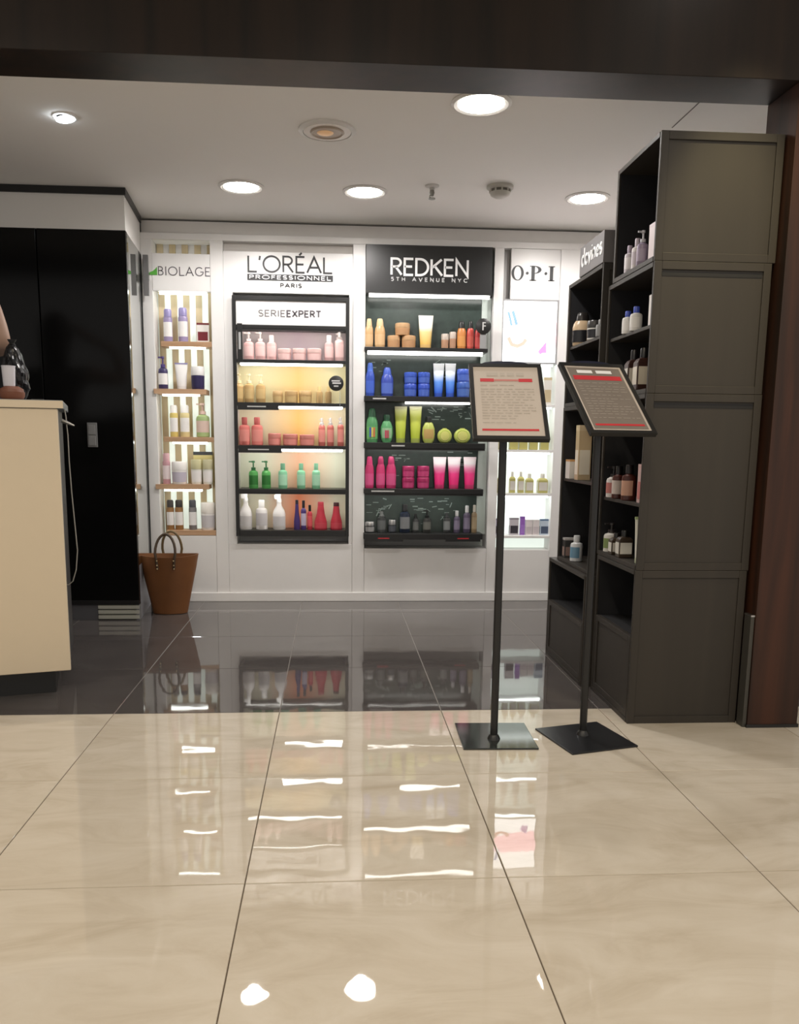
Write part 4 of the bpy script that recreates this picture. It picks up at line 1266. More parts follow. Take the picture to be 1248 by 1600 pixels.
NY0, NY1 = 2.772, 3.205
Z1, Z2, Z3, ZT = 0.556, 1.160, 1.586, 1.986
XN = 1.046
crate('tall-stack bottom black crate with drawer, nearest the wooden column', XN, 1.446, NY0, NY1 - 0.01, 0.0, Z1, drawer=0.315)
crate('large black crate with two rows of bottles, behind the tilted sign', XN + 0.003, 1.450, NY0, NY1 + 0.01, Z1, Z2, shelves=(0.785,), groove=True)
crate('black crate with blue-capped bottles, third up in the near stack', XN + 0.004, 1.448, NY0, NY1 + 0.03, Z2, Z3, shelves=(1.388,), groove=True)
crate('topmost black crate of the near stack, close under the ceiling', XN + 0.002, 1.458, NY0, NY1 - 0.02, Z3, ZT)
FY0, FY1 = 3.245, 3.735
XF = 1.03
crate('bottom black crate with drawer in the far stack', 1.012, 1.446, FY0 - 0.015, FY1 + 0.06, 0.0, 0.462, drawer=0.262)
crate('middle black crate of the far stack, holding white and tan boxes', XF, 1.446, FY0, FY1 - 0.01, 0.462, 1.150, shelves=(0.835,))
crate('upper black crate of the far stack with a beige bottle', XF, 1.446, FY0, FY1 - 0.015, 1.150, 1.676, shelves=(1.410,))
hd = thing('header_sign', 'dark grey header sign with white cursive lettering on far crates', 'sign', (XF, 3.4, 1.677))
HG = mat('header_grey', (0.16, 0.15, 0.15), 0.5)
obj('board', bx(XF - 0.004, XF + 0.05, FY0, 3.555, 1.6765, 1.795), HG, hd, bevel=0.002)
letters('davines', (XF - 0.0041, 3.525, 1.715), (0, -1, 0), (0, 0, 1), (-1, 0, 0), 0.265, 0.064, 0.0100, WHITEINK, hd, gap=0.14, th=0.002)


def rack(kind, px, pyb, pyt, zs, w, X, body, cap, lab, label, group=None, depth=None, h=None):
    """product standing inside a crate: px, pyb = where its foot shows; set back to plane X"""
    face, far = (XN, NY1 - 0.03) if px > 942 else (XF, FY1 - 0.04)
    if px > 942 and pyb < 640:
        far = NY1 - 0.005
    X = face + w * 0.5 * (1.0 if kind in ('carton', 'square', 'jar') else 0.95) + (0.012 if kind in ('carton',) else 0.008)
    p = onx(px, pyb, X)
    q = onx(px, pyt, X)
    y = min(p.y, far - w * 0.5)
    product(kind, X, y, zs, w, h or max(0.05, q.z - zs), body, cap, lab, label, group, depth=depth, face=-2.55)


F3 = Z3 + 0.0165
LILW = (196, 188, 196)
G = 'products in the near black crates'
rack('bottle', 983, 412, 385, F3, 0.036, 1.10, LILW, (176, 160, 180), (230, 226, 228), 'short lilac bottle in topmost near crate', G)
rack('bottle', 995, 407, 374, F3, 0.040, 1.10, (222, 216, 214), (190, 178, 190), (206, 196, 204), 'taller white bottle in topmost near crate', G)
rack('pump', 1003, 404, 362, F3, 0.040, 1.13, (150, 136, 160), (190, 190, 196), (170, 156, 178), 'purple pump bottle in topmost near crate', G)
p = onx(1018, 398, 1.09)
product('carton', 1.085, 2.835, F3, 0.05, 0.115, (222, 206, 208), (214, 196, 200), None, 'pale pink carton at the front of topmost near crate', G, depth=1.2)
F2 = 1.388
rack('bottle', 980, 518, 487, F2 + 0.0005, 0.042, 1.10, (214, 212, 208), (60, 84, 190), (232, 230, 226), 'white bottle with blue cap, farther of the two', G)
rack('bottle', 993, 513, 480, F2 + 0.0005, 0.044, 1.10, (214, 212, 208), (60, 84, 190), (232, 230, 226), 'white bottle with blue cap, nearer of the two', G)
product('carton', 1.09, 2.825, F2 + 0.0005, 0.045, 0.10, (226, 220, 216), (214, 208, 204), None, 'white carton beside the blue-capped bottles', G, depth=1.1)
F2b = Z2 + 0.0165
rack('square', 988, 606, 548, F2b, 0.056, 1.11, (60, 34, 28), (26, 24, 26), (206, 200, 188), 'dark amber bottle with cream label, farther of two', G, depth=0.8)
rack('square', 1003, 606, 545, F2b, 0.058, 1.11, (60, 34, 28), (26, 24, 26), (206, 196, 176), 'dark amber bottle with cream label, nearer of two', G, depth=0.8)
F1 = 0.785
rack('pump', 950, 776, 728, F1 + 0.0005, 0.055, 1.10, (226, 218, 212), (40, 34, 34), (206, 120, 112), 'white and pink pump bottle in large crate', G)
rack('bottle', 965, 780, 728, F1 + 0.0005, 0.050, 1.10, (84, 34, 22), (30, 24, 24), (222, 206, 196), 'amber bottle with white label in large crate', G)
rack('bottle', 981, 783, 726, F1 + 0.0005, 0.054, 1.10, (84, 34, 22), (30, 24, 24), (214, 160, 130), 'amber bottle with peach label in large crate', G)
product('carton', 1.10, 2.835, F1 + 0.0005, 0.06, 0.135, (206, 172, 166), (196, 160, 154), (200, 110, 104), 'dusty pink carton beside amber bottles', G, depth=1.1)
F0 = Z1 + 0.0165
rack('pump', 946, 857, 814, F0, 0.060, 1.10, (222, 218, 208), (46, 40, 38), (130, 152, 84), 'white bottle with green label and pump', G)
rack('square', 962, 866, 832, F0, 0.050, 1.10, (70, 56, 40), (30, 28, 26), (226, 222, 210), 'short brown bottle with white label, farther one', G, depth=0.8)
rack('square', 974, 869, 828, F0, 0.052, 1.10, (66, 52, 38), (30, 28, 26), (226, 222, 210), 'short brown bottle with white label, nearer one', G, depth=0.8)
product('tube', 1.085, 2.835, F0, 0.055, 0.165, (226, 226, 214), (196, 206, 170), (170, 190, 130), 'tall white tube with green seal in large crate', G)
G2 = 'products in the far black crates'
rack('wide', 908, 534, 490, 1.4105, 0.085, 1.10, (206, 176, 136), (40, 36, 34), (30, 30, 34), 'large beige bottle with black label in far crate', G2, depth=0.7)
rack('jar', 928, 527, 502, 1.4105, 0.060, 1.10, (216, 212, 204), (60, 58, 56), (40, 40, 44), 'white jar with dark lid beside beige bottle', G2)
rack('bottle', 938, 524, 500, 1.4105, 0.040, 1.09, (130, 130, 128), (150, 150, 148), None, 'small grey bottle beside white jar in far crate', G2)
rack('carton', 897, 747, 718, 0.8355, 0.070, 1.10, (222, 216, 208), (206, 150, 80), None, 'white carton with orange top in far crate', G2, depth=0.9)
rack('carton', 909, 749, 665, 0.8355, 0.055, 1.09, (196, 170, 128), (206, 184, 146), (226, 216, 196), 'tall tan carton in far crate', G2, depth=0.9)
rack('carton', 889, 866, 840, 0.4785, 0.055, 1.10, (60, 58, 58), (190, 184, 180), (150, 120, 110), 'dark small carton at the bottom of far middle crate', G2, depth=0.7)
rack('bottle', 900, 868, 836, 0.4785, 0.055, 1.09, (222, 224, 224), (214, 216, 216), (110, 160, 190), 'white bottle with light blue label in far crate', G2)

# slim dark post behind the column's foot
ps = thing('door_guide', 'low dark metal guide post between crates and wooden column', 'post', (1.454, 2.76, 0))
obj('post', bx(1.4475, 1.4608, 2.722, 2.768, 0.0, 0.40), mat('guide_dark', (0.05, 0.047, 0.04), 0.4), ps, bevel=0.001)
obj('cap', bx(1.447, 1.4612, 2.721, 2.769, 0.40, 0.406), STEEL, ps)


# ================================================================== SIGN STANDS
def sign_stand(label, base_c, base_rz, post_xy, c, yaw, tilt, dark, base_mat):
    t = thing('sign_stand', label, 'sign stand', (base_c[0], base_c[1], 0), base_rz)
    obj('base_plate', bx(-0.124, 0.124, -0.124, 0.124, 0.0, 0.006), base_mat, t, local=True, bevel=0.0015)
    r = Vector((math.cos(yaw), math.sin(yaw), 0))
    nh = Vector((-math.sin(yaw), math.cos(yaw), 0))
    u = Vector((0, 0, 1)) * math.cos(tilt) + nh * math.sin(tilt)
    n = r.cross(u)          # towards the reader
    c = Vector(c)
    P = lambda a, b, k: c + r * a + u * b + n * k
    hw, hh, fr = 0.105, 0.1485, 0.013
    ztop = P(0, -0.09, -0.014).z
    px, py = post_xy
    bm = B()
    tube(bm, [(px, py, 0.006), (px, py, 0.5), (px, py, ztop - 0.02)], 0.0125, 14)
    obj('post', bm, mat('stand_black', (0.012, 0.012, 0.012), 0.3), t, smooth=True)
    obj('collar', lathe(B(), [(0.022, 0.006), (0.020, 0.012), (0.014, 0.022)], 16, c=(px, py, 0)), BLACK, t, smooth=True)

    def slab(a0, a1, b0, b1, k0, k1, bm=None):
        bm = bm or B()
        vs = [bm.verts.new(P(a, b, k)) for k in (k0, k1) for b in (b0, b1) for a in (a0, a1)]
        for f in ((0, 1, 3, 2), (4, 5, 7, 6), (0, 1, 5, 4), (2, 3, 7, 6), (0, 2, 6, 4), (1, 3, 7, 5)):
            bm.faces.new([vs[i] for i in f])
        return bm

    bm = B()
    q0 = Vector((px, py, ztop - 0.03))
    tube(bm, [q0, (q0 + P(0, -0.06, -0.012)) / 2 + Vector((0, 0, 0.01)), P(0, -0.06, -0.012)], 0.011, 10)
    obj('hinge', bm, BLACK, t, smooth=True)
    panel = obj('panel_back', slab(-hw - fr, hw + fr, -hh - fr, hh + fr, -0.012, -0.001), BLACK, t, bevel=0.001)
    sheet = obj('sheet', slab(-hw, hw, -hh, hh, -0.0008, 0.0006), PAPER, t)
    fm = BLACK if not dark else mat('frame_silver', (0.42, 0.38, 0.32), 0.35, metal=0.6)
    for q in ((-hw - fr, -hw, -hh - fr, hh + fr), (hw, hw + fr, -hh - fr, hh + fr), (-hw, hw, -hh - fr, -hh), (-hw, hw, hh, hh + fr)):
        w = 0.0 if not dark else 0.0
        obj('frame_bar', slab(q[0], q[1], q[2], q[3], -0.0008, 0.004), BLACK if not dark else BLACK, panel)
    if dark:
        obj('print_field', slab(-hw + 0.008, hw - 0.008, -hh + 0.008, hh - 0.008, 0.0006, 0.0010), PAPERDARK, sheet)
    ink = mat('faded_print', (0.46, 0.41, 0.36), 0.5) if not dark else mat('pale_print', (0.30, 0.265, 0.23), 0.5)
    k0, k1 = 0.0011, 0.0016
    bm = B()
    tp = [P(-0.090, hh + fr, -0.010)] + [P(-0.085 + 0.17 * q / 8, hh + fr + 0.016 * math.sin(PI * q / 8) ** 0.5, -0.010) for q in range(9)] + [P(0.090, hh + fr, -0.010)]
    fa = [bm.verts.new(v) for v in tp]
    fb = [bm.verts.new(v + n * 0.010) for v in tp]
    bm.faces.new(fa)
    bm.faces.new(fb)
    for q in range(len(fa)):
        bm.faces.new((fa[q], fa[(q + 1) % len(fa)], fb[(q + 1) % len(fa)], fb[q]))
    obj('top_clip', bm, mat('clip_navy', (0.012, 0.014, 0.035), 0.35), t)
    # heading
    for w0, w1 in (((-0.062, -0.026), (-0.018, -0.004), (0.004, 0.026), (0.034, 0.058)) if not dark else ((-0.066, -0.010), (0.004, 0.062))):
        obj('heading_print', slab(w0, w1, hh - 0.040 + (0.006 if dark else 0), hh - 0.026 + (0.006 if dark else 0), k0, k1), ink if not dark else WHITEINK, sheet)
    # red bars
    zb = hh - 0.066
    if dark:
        obj('red_bar', slab(-0.088, 0.088, zb, zb + 0.020, k0, k1), REDINK, sheet)
    else:
        obj('red_bar', slab(-0.084, -0.040, zb, zb + 0.014, k0, k1), REDINK, sheet)
        obj('red_bar', slab(0.040, 0.084, zb, zb + 0.014, k0, k1), REDINK, sheet)
        obj('red_bar', slab(-0.040, 0.040, zb + 0.003, zb + 0.011, k0, k1), mat('pale_red_ink', (0.55, 0.20, 0.18), 0.5), sheet)
    obj('red_bar', slab(-0.088, 0.088, -hh + 0.022, -hh + 0.030, k0, k1), REDINK, sheet)
    rnd = random.Random(3 if dark else 5)
    y = zb - 0.016
    while y > -hh + 0.045:
        x = -0.084
        lim = rnd.choice((0.08, 0.05, 0.02, 0.084))
        while x < lim:
            w = rnd.uniform(0.008, 0.026)
            obj('text_line', slab(x, min(x + w, 0.086), y, y + 0.0032, k0, k1), ink if not dark else ink, sheet)
            x += w + rnd.uniform(0.004, 0.009)
        y -= rnd.choice((0.0115, 0.0115, 0.017))
    return t


BASE1 = mat('base_gloss', (0.030, 0.034, 0.032), 0.08, vary=0)
BASE2 = mat('base_matt', (0.010, 0.011, 0.013), 0.30)
sign_stand('upright black sign stand holding a cream notice, on a glossy square base', (0.5475, 2.66), -0.03, (0.536, 2.625), (0.5505, 2.64, 1.121), -0.065, 0.716, False, BASE1)
sign_stand('black sign stand holding a dark tilted notice, standing before the crates', (0.852, 2.633), 0.258, (0.850, 2.655), (0.878, 2.665, 1.136), 0.231, 0.774, True, BASE2)

# ================================================================== BASKET BAG
bag = thing('basket_bag', 'tapered tan leather basket bag with two looped handles, on the floor', 'bag', (-0.944, 4.75, 0.0))
LEA = mat('tan_leather', (0.18, 0.068, 0.019), 0.5, vary=0.22, scale=9)
bm = B()
n = 30
rings = []
SYB = 0.58
for f in range(7):
    q = f / 6
    r_ = 0.098 + (0.168 - 0.098) * q
    zz = 0.003 + 0.332 * q
    rings.append([(r_ * math.cos(2 * PI * k / n), r_ * SYB * math.sin(2 * PI * k / n), zz + (0.010 * abs(math.cos(2 * PI * k / n)) ** 3 if f == 6 else 0)) for k in range(n)])
vs = [[bm.verts.new(p) for p in r] for r in rings]
inner = [[bm.verts.new((p[0] * 0.965, p[1] * 0.945, max(p[2], 0.012))) for p in r] for r in rings]
for A in (vs, inner):
    for a, b in zip(A, A[1:]):
        for k in range(n):
            bm.faces.new((a[k], a[(k + 1) % n], b[(k + 1) % n], b[k]))
for k in range(n):
    bm.faces.new((vs[-1][k], vs[-1][(k + 1) % n], inner[-1][(k + 1) % n], inner[-1][k]))
bm.faces.new(vs[0])
bm.faces.new(inner[0])
obj('body', bm, LEA, bag, smooth=True, local=True)
for s, mm in ((-1, mat('handle_dark', (0.06, 0.035, 0.018), 0.45)), (1, mat('handle_olive', (0.16, 0.11, 0.05), 0.45))):
    yy = s * 0.168 * SYB
    pts = [(-0.045, yy * 0.95 + s * 0.006, 0.268), (-0.050, yy + s * 0.006, 0.325)]
    for k in range(13):
        a_ = PI - PI * k / 12
        pts.append((0.056 * math.cos(a_), yy * (1 - 0.25 * math.sin(a_)) + s * 0.005, 0.36 + 0.105 * math.sin(a_)))
    pts += [(0.050, yy + s * 0.006, 0.325), (0.045, yy * 0.95 + s * 0.006, 0.268)]
    h_ = obj('handle', tube(B(), pts, 0.0075, 8), mm, bag, smooth=True, local=True)
    for x in (-0.046, 0.046):
        for z in (0.272, 0.292, 0.318):
            bm = B()
            bmesh.ops.create_uvsphere(bm, u_segments=8, v_segments=6, radius=0.0042, matrix=Matrix.Translation((x, yy * (0.93 + (z - 0.27) * 1.2) + s * 0.016, z)))
            obj('stud', bm, mat('brass', (0.75, 0.60, 0.35), 0.3, metal=1.0), h_, smooth=True, local=True)

# ================================================================== COUNTER
CA = math.atan2(0.064, 0.233)
ct = thing('reception_counter', 'cream fronted reception counter with grey top and recessed dark plinth', 'counter', (-1.020, 3.178, 0.0), CA)
CREAM = mat('cream_laminate', (0.66, 0.56, 0.415), 0.4, vary=0.02)
obj('front_panel', bx(-1.9, 0.0, 0.0, 0.03, 0.100, 1.098), CREAM, ct, local=True, bevel=0.003)
obj('body', bx(-1.9, -0.004, 0.0305, 0.50, 0.100, 1.098), mat('counter_dark', (0.030, 0.030, 0.030), 0.4), ct, local=True)
obj('top', bx(-1.9, 0.020, -0.006, 0.53, 1.099, 1.128), mat('counter_top', (0.22, 0.24, 0.25), 0.3), ct, local=True, bevel=0.003)
obj('top_edge', bx(-1.9, 0.0205, -0.0085, -0.0065, 1.099, 1.126), CREAM, ct, local=True)
obj('plinth', bx(-1.86, -0.06, 0.06, 0.46, 0.0, 0.0995), BLACK, ct, local=True)


def cp(px, py, Y):
    return at(px, py, Y)


# cable hanging at the counter's end
cb = thing('hanging_cable', 'thin grey cable looping down beside the counter end', 'cable', (-0.985, 3.30, 0.4))
pts = [at(x, y, 3.30) for x, y in ((101, 640), (103, 652), (104, 664), (106, 680), (108, 720), (112, 770), (117, 820), (121, 860), (119, 890), (114, 908), (107, 914), (100, 912))]
obj('cord', tube(B(), pts, 0.0022, 6), mat('cord_grey', (0.35, 0.34, 0.31), 0.5), cb, smooth=True)
c_ = at(106, 661, 3.295)
bm = B()
tube(bm, [c_ + Vector((-0.022, 0, 0.008)), c_, c_ + Vector((0.024, 0, -0.010))], 0.006, 8, taper=[0.008, 0.006, 0.003])
obj('clip', bm, STEEL, cb, smooth=True)

CZ = 1.1285
# wrapped black bag
p = at(30, 620, 3.47)
bb = thing('black_plastic_bag', 'crumpled glossy black plastic bag standing on the counter', 'bag', (p.x, 3.47, CZ))
bm = B()
bmesh.ops.create_icosphere(bm, subdivisions=4, radius=1.0)
rnd = random.Random(11)
for v in bm.verts:
    d = v.co.normalized()
    k = 1 + 0.10 * math.sin(7 * d.x + 3 * d.z) * math.cos(5 * d.z + 4 * d.y) + 0.06 * math.sin(13 * d.z + 9 * d.x) + rnd.uniform(-0.03, 0.03)
    z = (d.z * 0.5 + 0.5)
    v.co = Vector((d.x * 0.052 * k * (1.05 - 0.35 * z), d.y * 0.050 * k, z * 0.232))
    v.co.x += 0.020 * (0.6 - z) - 0.010
obj('body', bm, mat('bag_gloss', (0.006, 0.006, 0.007), 0.24, vary=0, spec=0.35), bb, local=True)
obj('tie', lathe(B(), [(0.016, 0.225), (0.010, 0.232), (0.018, 0.246)], 10, c=(-0.016, 0, 0)), BLACK, bb, local=True, smooth=True)
# white cup on a terracotta bowl stack, papers below
p = at(19, 620, 3.36)
tc_ = thing('terracotta_dish', 'small reddish brown dish at the counter edge', 'dish', (p.x, 3.36, CZ))
TER = mat('terracotta', (0.20, 0.070, 0.036), 0.45, vary=0.12)
obj('bowl', lathe(B(), [(0.030, 0), (0.038, 0.004), (0.046, 0.020), (0.047, 0.036), (0.040, 0.036), (0.034, 0.014), (0.0, 0.012)], 24), TER, tc_, local=True, smooth=True)
obj('lid', lathe(B(), [(0.044, 0.0365), (0.042, 0.048), (0.026, 0.058), (0.0, 0.058)], 24), TER, tc_, local=True, smooth=True)
wc = thing('paper_cup', 'white paper cup resting on the reddish brown dish', 'cup', (p.x - 0.008, 3.36, CZ + 0.0585))
obj('body', lathe(B(), [(0.021, 0), (0.0215, 0.002), (0.025, 0.074), (0.0235, 0.074), (0.0200, 0.004), (0.0, 0.004)], 22), mat('cup_white', (0.66, 0.64, 0.68), 0.5), wc, local=True, smooth=True)
obj('rim', lathe(B(), [(0.0235, 0.073), (0.0262, 0.074), (0.0262, 0.077), (0.0238, 0.077)], 22), mat('cup_white', (0.66, 0.64, 0.68), 0.5), wc, local=True, smooth=True)
p = at(2, 617, 3.42)
pp = thing('paper_stack', 'short stack of pale papers behind the dish on the counter', 'papers', (p.x - 0.06, 3.43, CZ), 0.2)
for k, c in enumerate(((0.50, 0.50, 0.55), (0.12, 0.12, 0.22), (0.55, 0.54, 0.58), (0.10, 0.10, 0.18))):
    obj('booklet', bx(-0.105, 0.085 - 0.006 * k, -0.045, 0.06, 0.009 * k, 0.009 * k + 0.0085), mat('booklet_%d' % k, c, 0.5), pp, local=True, bevel=0.001)
p = at(60, 621, 3.40)
kk = thing('pen_tray', 'tiny pale pen rest with dark pen at counter corner', 'pen tray', (p.x, 3.40, CZ))
obj('tray', lathe(B(), [(0.014, 0), (0.018, 0.006), (0.015, 0.006), (0.012, 0.003), (0, 0.003)], 16, 1.5, 1.0), mat('tray_white', (0.7, 0.66, 0.6), 0.4), kk, local=True, smooth=True)
obj('pen', tube(B(), [(-0.028, 0.004, 0.0105), (0.0, 0.003, 0.0105), (0.020, 0.001, 0.0105)], 0.0035, 8), BLACK, kk, local=True, smooth=True)

# ================================================================== PERSON at the counter, mostly out of frame
def person():
    t = thing('person', 'person in grey top behind the counter, raised forearm just in view', 'person', (-1.70, 3.83, 0.0))
    SK = mat('skin', (0.36, 0.225, 0.16), 0.55, vary=0.05)
    CL = mat('grey_jersey', (0.13, 0.115, 0.11), 0.8, vary=0.1)
    HR = mat('brown_hair', (0.035, 0.016, 0.009), 0.45, vary=0.3, scale=40)
    EL = at(4, 535, 3.56)
    WR_ = at(-11, 470, 3.60)
    ox, oy = -1.70, 3.83
    # joints: name -> (position, radius)
    J = {
        'pelvis': ((ox, oy, 0.95), (0.155, 0.105)), 'waist': ((ox, oy - 0.02, 1.08), (0.130, 0.095)), 'chest': ((ox, oy - 0.05, 1.27), (0.150, 0.105)),
        'neckb': ((ox, oy - 0.06, 1.425), (0.07, 0.065)), 'neck': ((ox, oy - 0.075, 1.49), (0.052, 0.052)), 'jaw': ((ox, oy - 0.10, 1.555), (0.062, 0.07)), 'head': ((ox, oy - 0.085, 1.635), (0.078, 0.092)), 'crown': ((ox, oy - 0.075, 1.70), (0.055, 0.065)),
        'shR': ((ox + 0.175, oy - 0.05, 1.385), (0.060, 0.058)), 'shL': ((ox - 0.175, oy - 0.05, 1.385), (0.060, 0.058)),
        'upR': ((EL.x - 0.055, EL.y + 0.10, EL.z - 0.012), (0.042, 0.042)), 'elR': (tuple(EL), (0.037, 0.037)), 'foR': (tuple(EL * 0.6 + WR_ * 0.4), (0.035, 0.035)), 'wrR': (tuple(WR_), (0.024, 0.024)), 'haR': ((ox + 0.125, oy - 0.13, 1.635), (0.018, 0.034)),
        'elL': ((ox - 0.26, oy - 0.08, 1.13), (0.040, 0.040)), 'wrL': ((ox - 0.16, oy - 0.30, 1.16), (0.026, 0.026)), 'haL': ((ox - 0.13, oy - 0.37, 1.155), (0.036, 0.018)),
        'hipR': ((ox + 0.095, oy, 0.88), (0.092, 0.095)), 'knR': ((ox + 0.10, oy - 0.02, 0.48), (0.058, 0.060)), 'anR': ((ox + 0.10, oy + 0.02, 0.09), (0.038, 0.042)), 'toR': ((ox + 0.11, oy - 0.13, 0.034), (0.040, 0.030)),
        'hipL': ((ox - 0.095, oy, 0.88), (0.092, 0.095)), 'knL': ((ox - 0.10, oy - 0.02, 0.48), (0.058, 0.060)), 'anL': ((ox - 0.10, oy + 0.02, 0.09), (0.038, 0.042)), 'toL': ((ox - 0.11, oy - 0.13, 0.034), (0.040, 0.030)),
    }
    for s, wr in ((1, 'haR'), (-1, 'haL')):
        hx, hy, hz = J[wr][0]
        if wr == 'haR':
            for k, (dz, dl) in enumerate(((-0.026, 0.050), (-0.008, 0.062), (0.010, 0.064), (0.026, 0.054))):
                J[f'f{k}{wr}'] = ((hx - 0.008, hy + dl * 0.5, hz + 0.02 + dz), (0.0095, 0.0095))
                J[f'g{k}{wr}'] = ((hx - 0.016, hy + dl, hz + 0.026 + dz), (0.0078, 0.0078))
            J['th' + wr] = ((hx - 0.012, hy - 0.03, hz + 0.035), (0.011, 0.011))
            continue
        for k, (dx, dl) in enumerate(((-0.030, 0.055), (-0.010, 0.068), (0.010, 0.072), (0.028, 0.060))):
            J[f'f{k}{wr}'] = ((hx + dx * 0.9, hy - dl * 0.55, hz - 0.004), (0.0095, 0.0095))
            J[f'g{k}{wr}'] = ((hx + dx, hy - dl - 0.012, hz - 0.014), (0.0078, 0.0078))
        J['th' + wr] = ((hx - s * 0.052, hy - 0.012, hz - 0.006), (0.011, 0.011))
    Ed = [('pelvis', 'waist'), ('waist', 'chest'), ('chest', 'neckb'), ('neckb', 'neck'), ('neck', 'jaw'), ('jaw', 'head'), ('head', 'crown'), ('chest', 'shR'), ('chest', 'shL'), ('shR', 'upR'), ('upR', 'elR'), ('elR', 'foR'), ('foR', 'wrR'), ('wrR', 'haR'), ('shL', 'elL'), ('elL', 'wrL'), ('wrL', 'haL'),
          ('pelvis', 'hipR'), ('hipR', 'knR'), ('knR', 'anR'), ('anR', 'toR'), ('pelvis', 'hipL'), ('hipL', 'knL'), ('knL', 'anL'), ('anL', 'toL')]
    for wr in ('haR', 'haL'):
        for k in range(4):
            Ed += [(wr, f'f{k}{wr}'), (f'f{k}{wr}', f'g{k}{wr}')]
        Ed.append((wr, 'th' + wr))
    keys = list(J)
    me = bpy.data.meshes.new('body')
    me.from_pydata([J[k][0] for k in keys], [(keys.index(a), keys.index(b)) for a, b in Ed], [])
    o = new_obj('body', me, SK, t)
    me.materials.append(CL)
    me.materials.append(mat('dark_trousers', (0.02, 0.02, 0.024), 0.8))
    md = o.modifiers.new('skin', 'SKIN')
    md.use_smooth_shade = True
    for k, key in enumerate(keys):
        sv = me.skin_vertices[0].data[k]
        sv.radius = J[key][1]
        sv.use_root = key == 'pelvis'
    o.modifiers.new('sub', 'SUBSURF').levels = 2
    o.modifiers['sub'].render_levels = 2
    bpy.context.view_layer.update()
    dg = bpy.context.evaluated_depsgraph_get()
    me2 = bpy.data.meshes.new_from_object(o.evaluated_get(dg))
    o.modifiers.clear()
    o.data = me2
    me2.materials.clear()
    for m_ in (SK, CL, mat('dark_trousers'), mat('shoe_black', (0.015, 0.015, 0.015), 0.4)):
        me2.materials.append(m_)
    mw = WORLD[t.name]
    for p_ in me2.polygons:
        c = p_.center
        p_.use_smooth = True
        armR = False
        sleeve = EL.z + 0.085
        if c.z < 0.075:
            p_.material_index = 3
        elif c.z < 0.97 and abs(c.x - ox) < 0.22:
            p_.material_index = 2
        elif c.z < 1.45 and abs(c.x - ox) < 0.20 and c.y > oy - 0.19:
            p_.material_index = 1
        elif (armR and c.z > sleeve) or (c.x < ox - 0.2 and c.z > 1.24):
            p_.material_index = 1
    hx, hy, hz = ox, oy - 0.085, 1.635
    # hair cap with length to the shoulders
    bm = B()
    rings = []
    for z, rx, ry, dy in ((1.40, 0.075, 0.035, 0.075), (1.48, 0.085, 0.050, 0.060), (1.56, 0.092, 0.070, 0.045), (1.63, 0.094, 0.095, 0.022), (1.69, 0.084, 0.092, 0.014), (1.735, 0.055, 0.064, 0.012), (1.752, 0.015, 0.018, 0.012)):
        rings.append([(hx + rx * math.cos(2 * PI * k / 20), hy + dy + ry * math.sin(2 * PI * k / 20), z) for k in range(20)])
    obj('hair', loft(bm, rings), HR, t, smooth=True)
    bm = B()
    bmesh.ops.create_cone(bm, cap_ends=True, segments=10, radius1=0.016, radius2=0.007, depth=0.045, matrix=Matrix.Translation((hx, hy - 0.098, 1.605)))
    obj('nose', bm, SK, t, smooth=True)
    for s in (-1, 1):
        bm = B()
        bmesh.ops.create_uvsphere(bm, u_segments=12, v_segments=8, radius=0.012, matrix=Matrix.Translation((hx + s * 0.030, hy - 0.082, 1.632)))
        obj('eye', bm, mat('eye_white', (0.7, 0.68, 0.66), 0.2), t, smooth=True)
        bm = B()
        bmesh.ops.create_uvsphere(bm, u_segments=10, v_segments=8, radius=0.006, matrix=Matrix.Translation((hx + s * 0.030, hy - 0.0905, 1.632)))
        obj('iris', bm, HR, t, smooth=True)
        bm = B()
        bmesh.ops.create_uvsphere(bm, u_segments=10, v_segments=8, radius=0.022, matrix=Matrix.Translation((hx + s * 0.086, hy - 0.006, 1.612)) @ Matrix.Diagonal((0.45, 0.7, 1.25, 1)))
        obj('ear', bm, SK, t, smooth=True)
    bm = B()
    bmesh.ops.create_uvsphere(bm, u_segments=12, v_segments=6, radius=0.022, matrix=Matrix.Translation((hx, hy - 0.081, 1.563)) @ Matrix.Diagonal((1, 0.4, 0.35, 1)))
    obj('mouth', bm, mat('lips', (0.40, 0.14, 0.12), 0.4), t, smooth=True)


person()

# ================================================================== CEILING FITTINGS AND LAMPS
def disc_bm(prof, c, seg=28):
    return lathe(B(), prof, seg, c=c)


def add_light(parent, kind, loc, energy, col, radius=0.05, spot=None, blend=0.6, rot=(0, 0, 0)):
    l = bpy.data.lights.new('lamp_light', kind)
    l.energy = energy
    l.color = col
    l.shadow_soft_size = radius
    if kind == 'SPOT':
        l.spot_size = math.radians(spot)
        l.spot_blend = blend
    o = bpy.data.objects.new('lamp_light', l)
    COL.objects.link(o)
    o.location = loc
    o.rotation_euler = rot
    o.parent = parent
    o.matrix_parent_inverse = parent_world(parent).inverted()
    return o


def downlight(label, x, y, r, z=ZC, power=P_SHOP, col=C_SHOP, lens=LAMP, lit=True, group='round ceiling downlights', spot=168, tilt=0.0):
    t = thing('ceiling_downlight', label, 'light', (x, y, z), 0, group)
    obj('trim_ring', lathe(B(), [(r * 0.90, 0.0), (r * 1.16, 0.0), (r * 1.18, -0.004), (r * 1.05, -0.010), (r * 0.90, -0.006), (r * 0.90, 0.0)], 36, c=(x, y, z)), mat('ring_white', (0.72, 0.70, 0.67), 0.4), t, smooth=True)
    obj('lens', disc_bm([(r * 0.90, -0.002), (r * 0.88, -0.007), (r * 0.5, -0.009)], (x, y, z)), lens, t, smooth=True)
    if lit:
        add_light(t, 'SPOT', (x, y, z - 0.03), power, col, r * 0.5, spot, 0.9 if tilt else 0.35, (tilt, 0, 0))
    return t


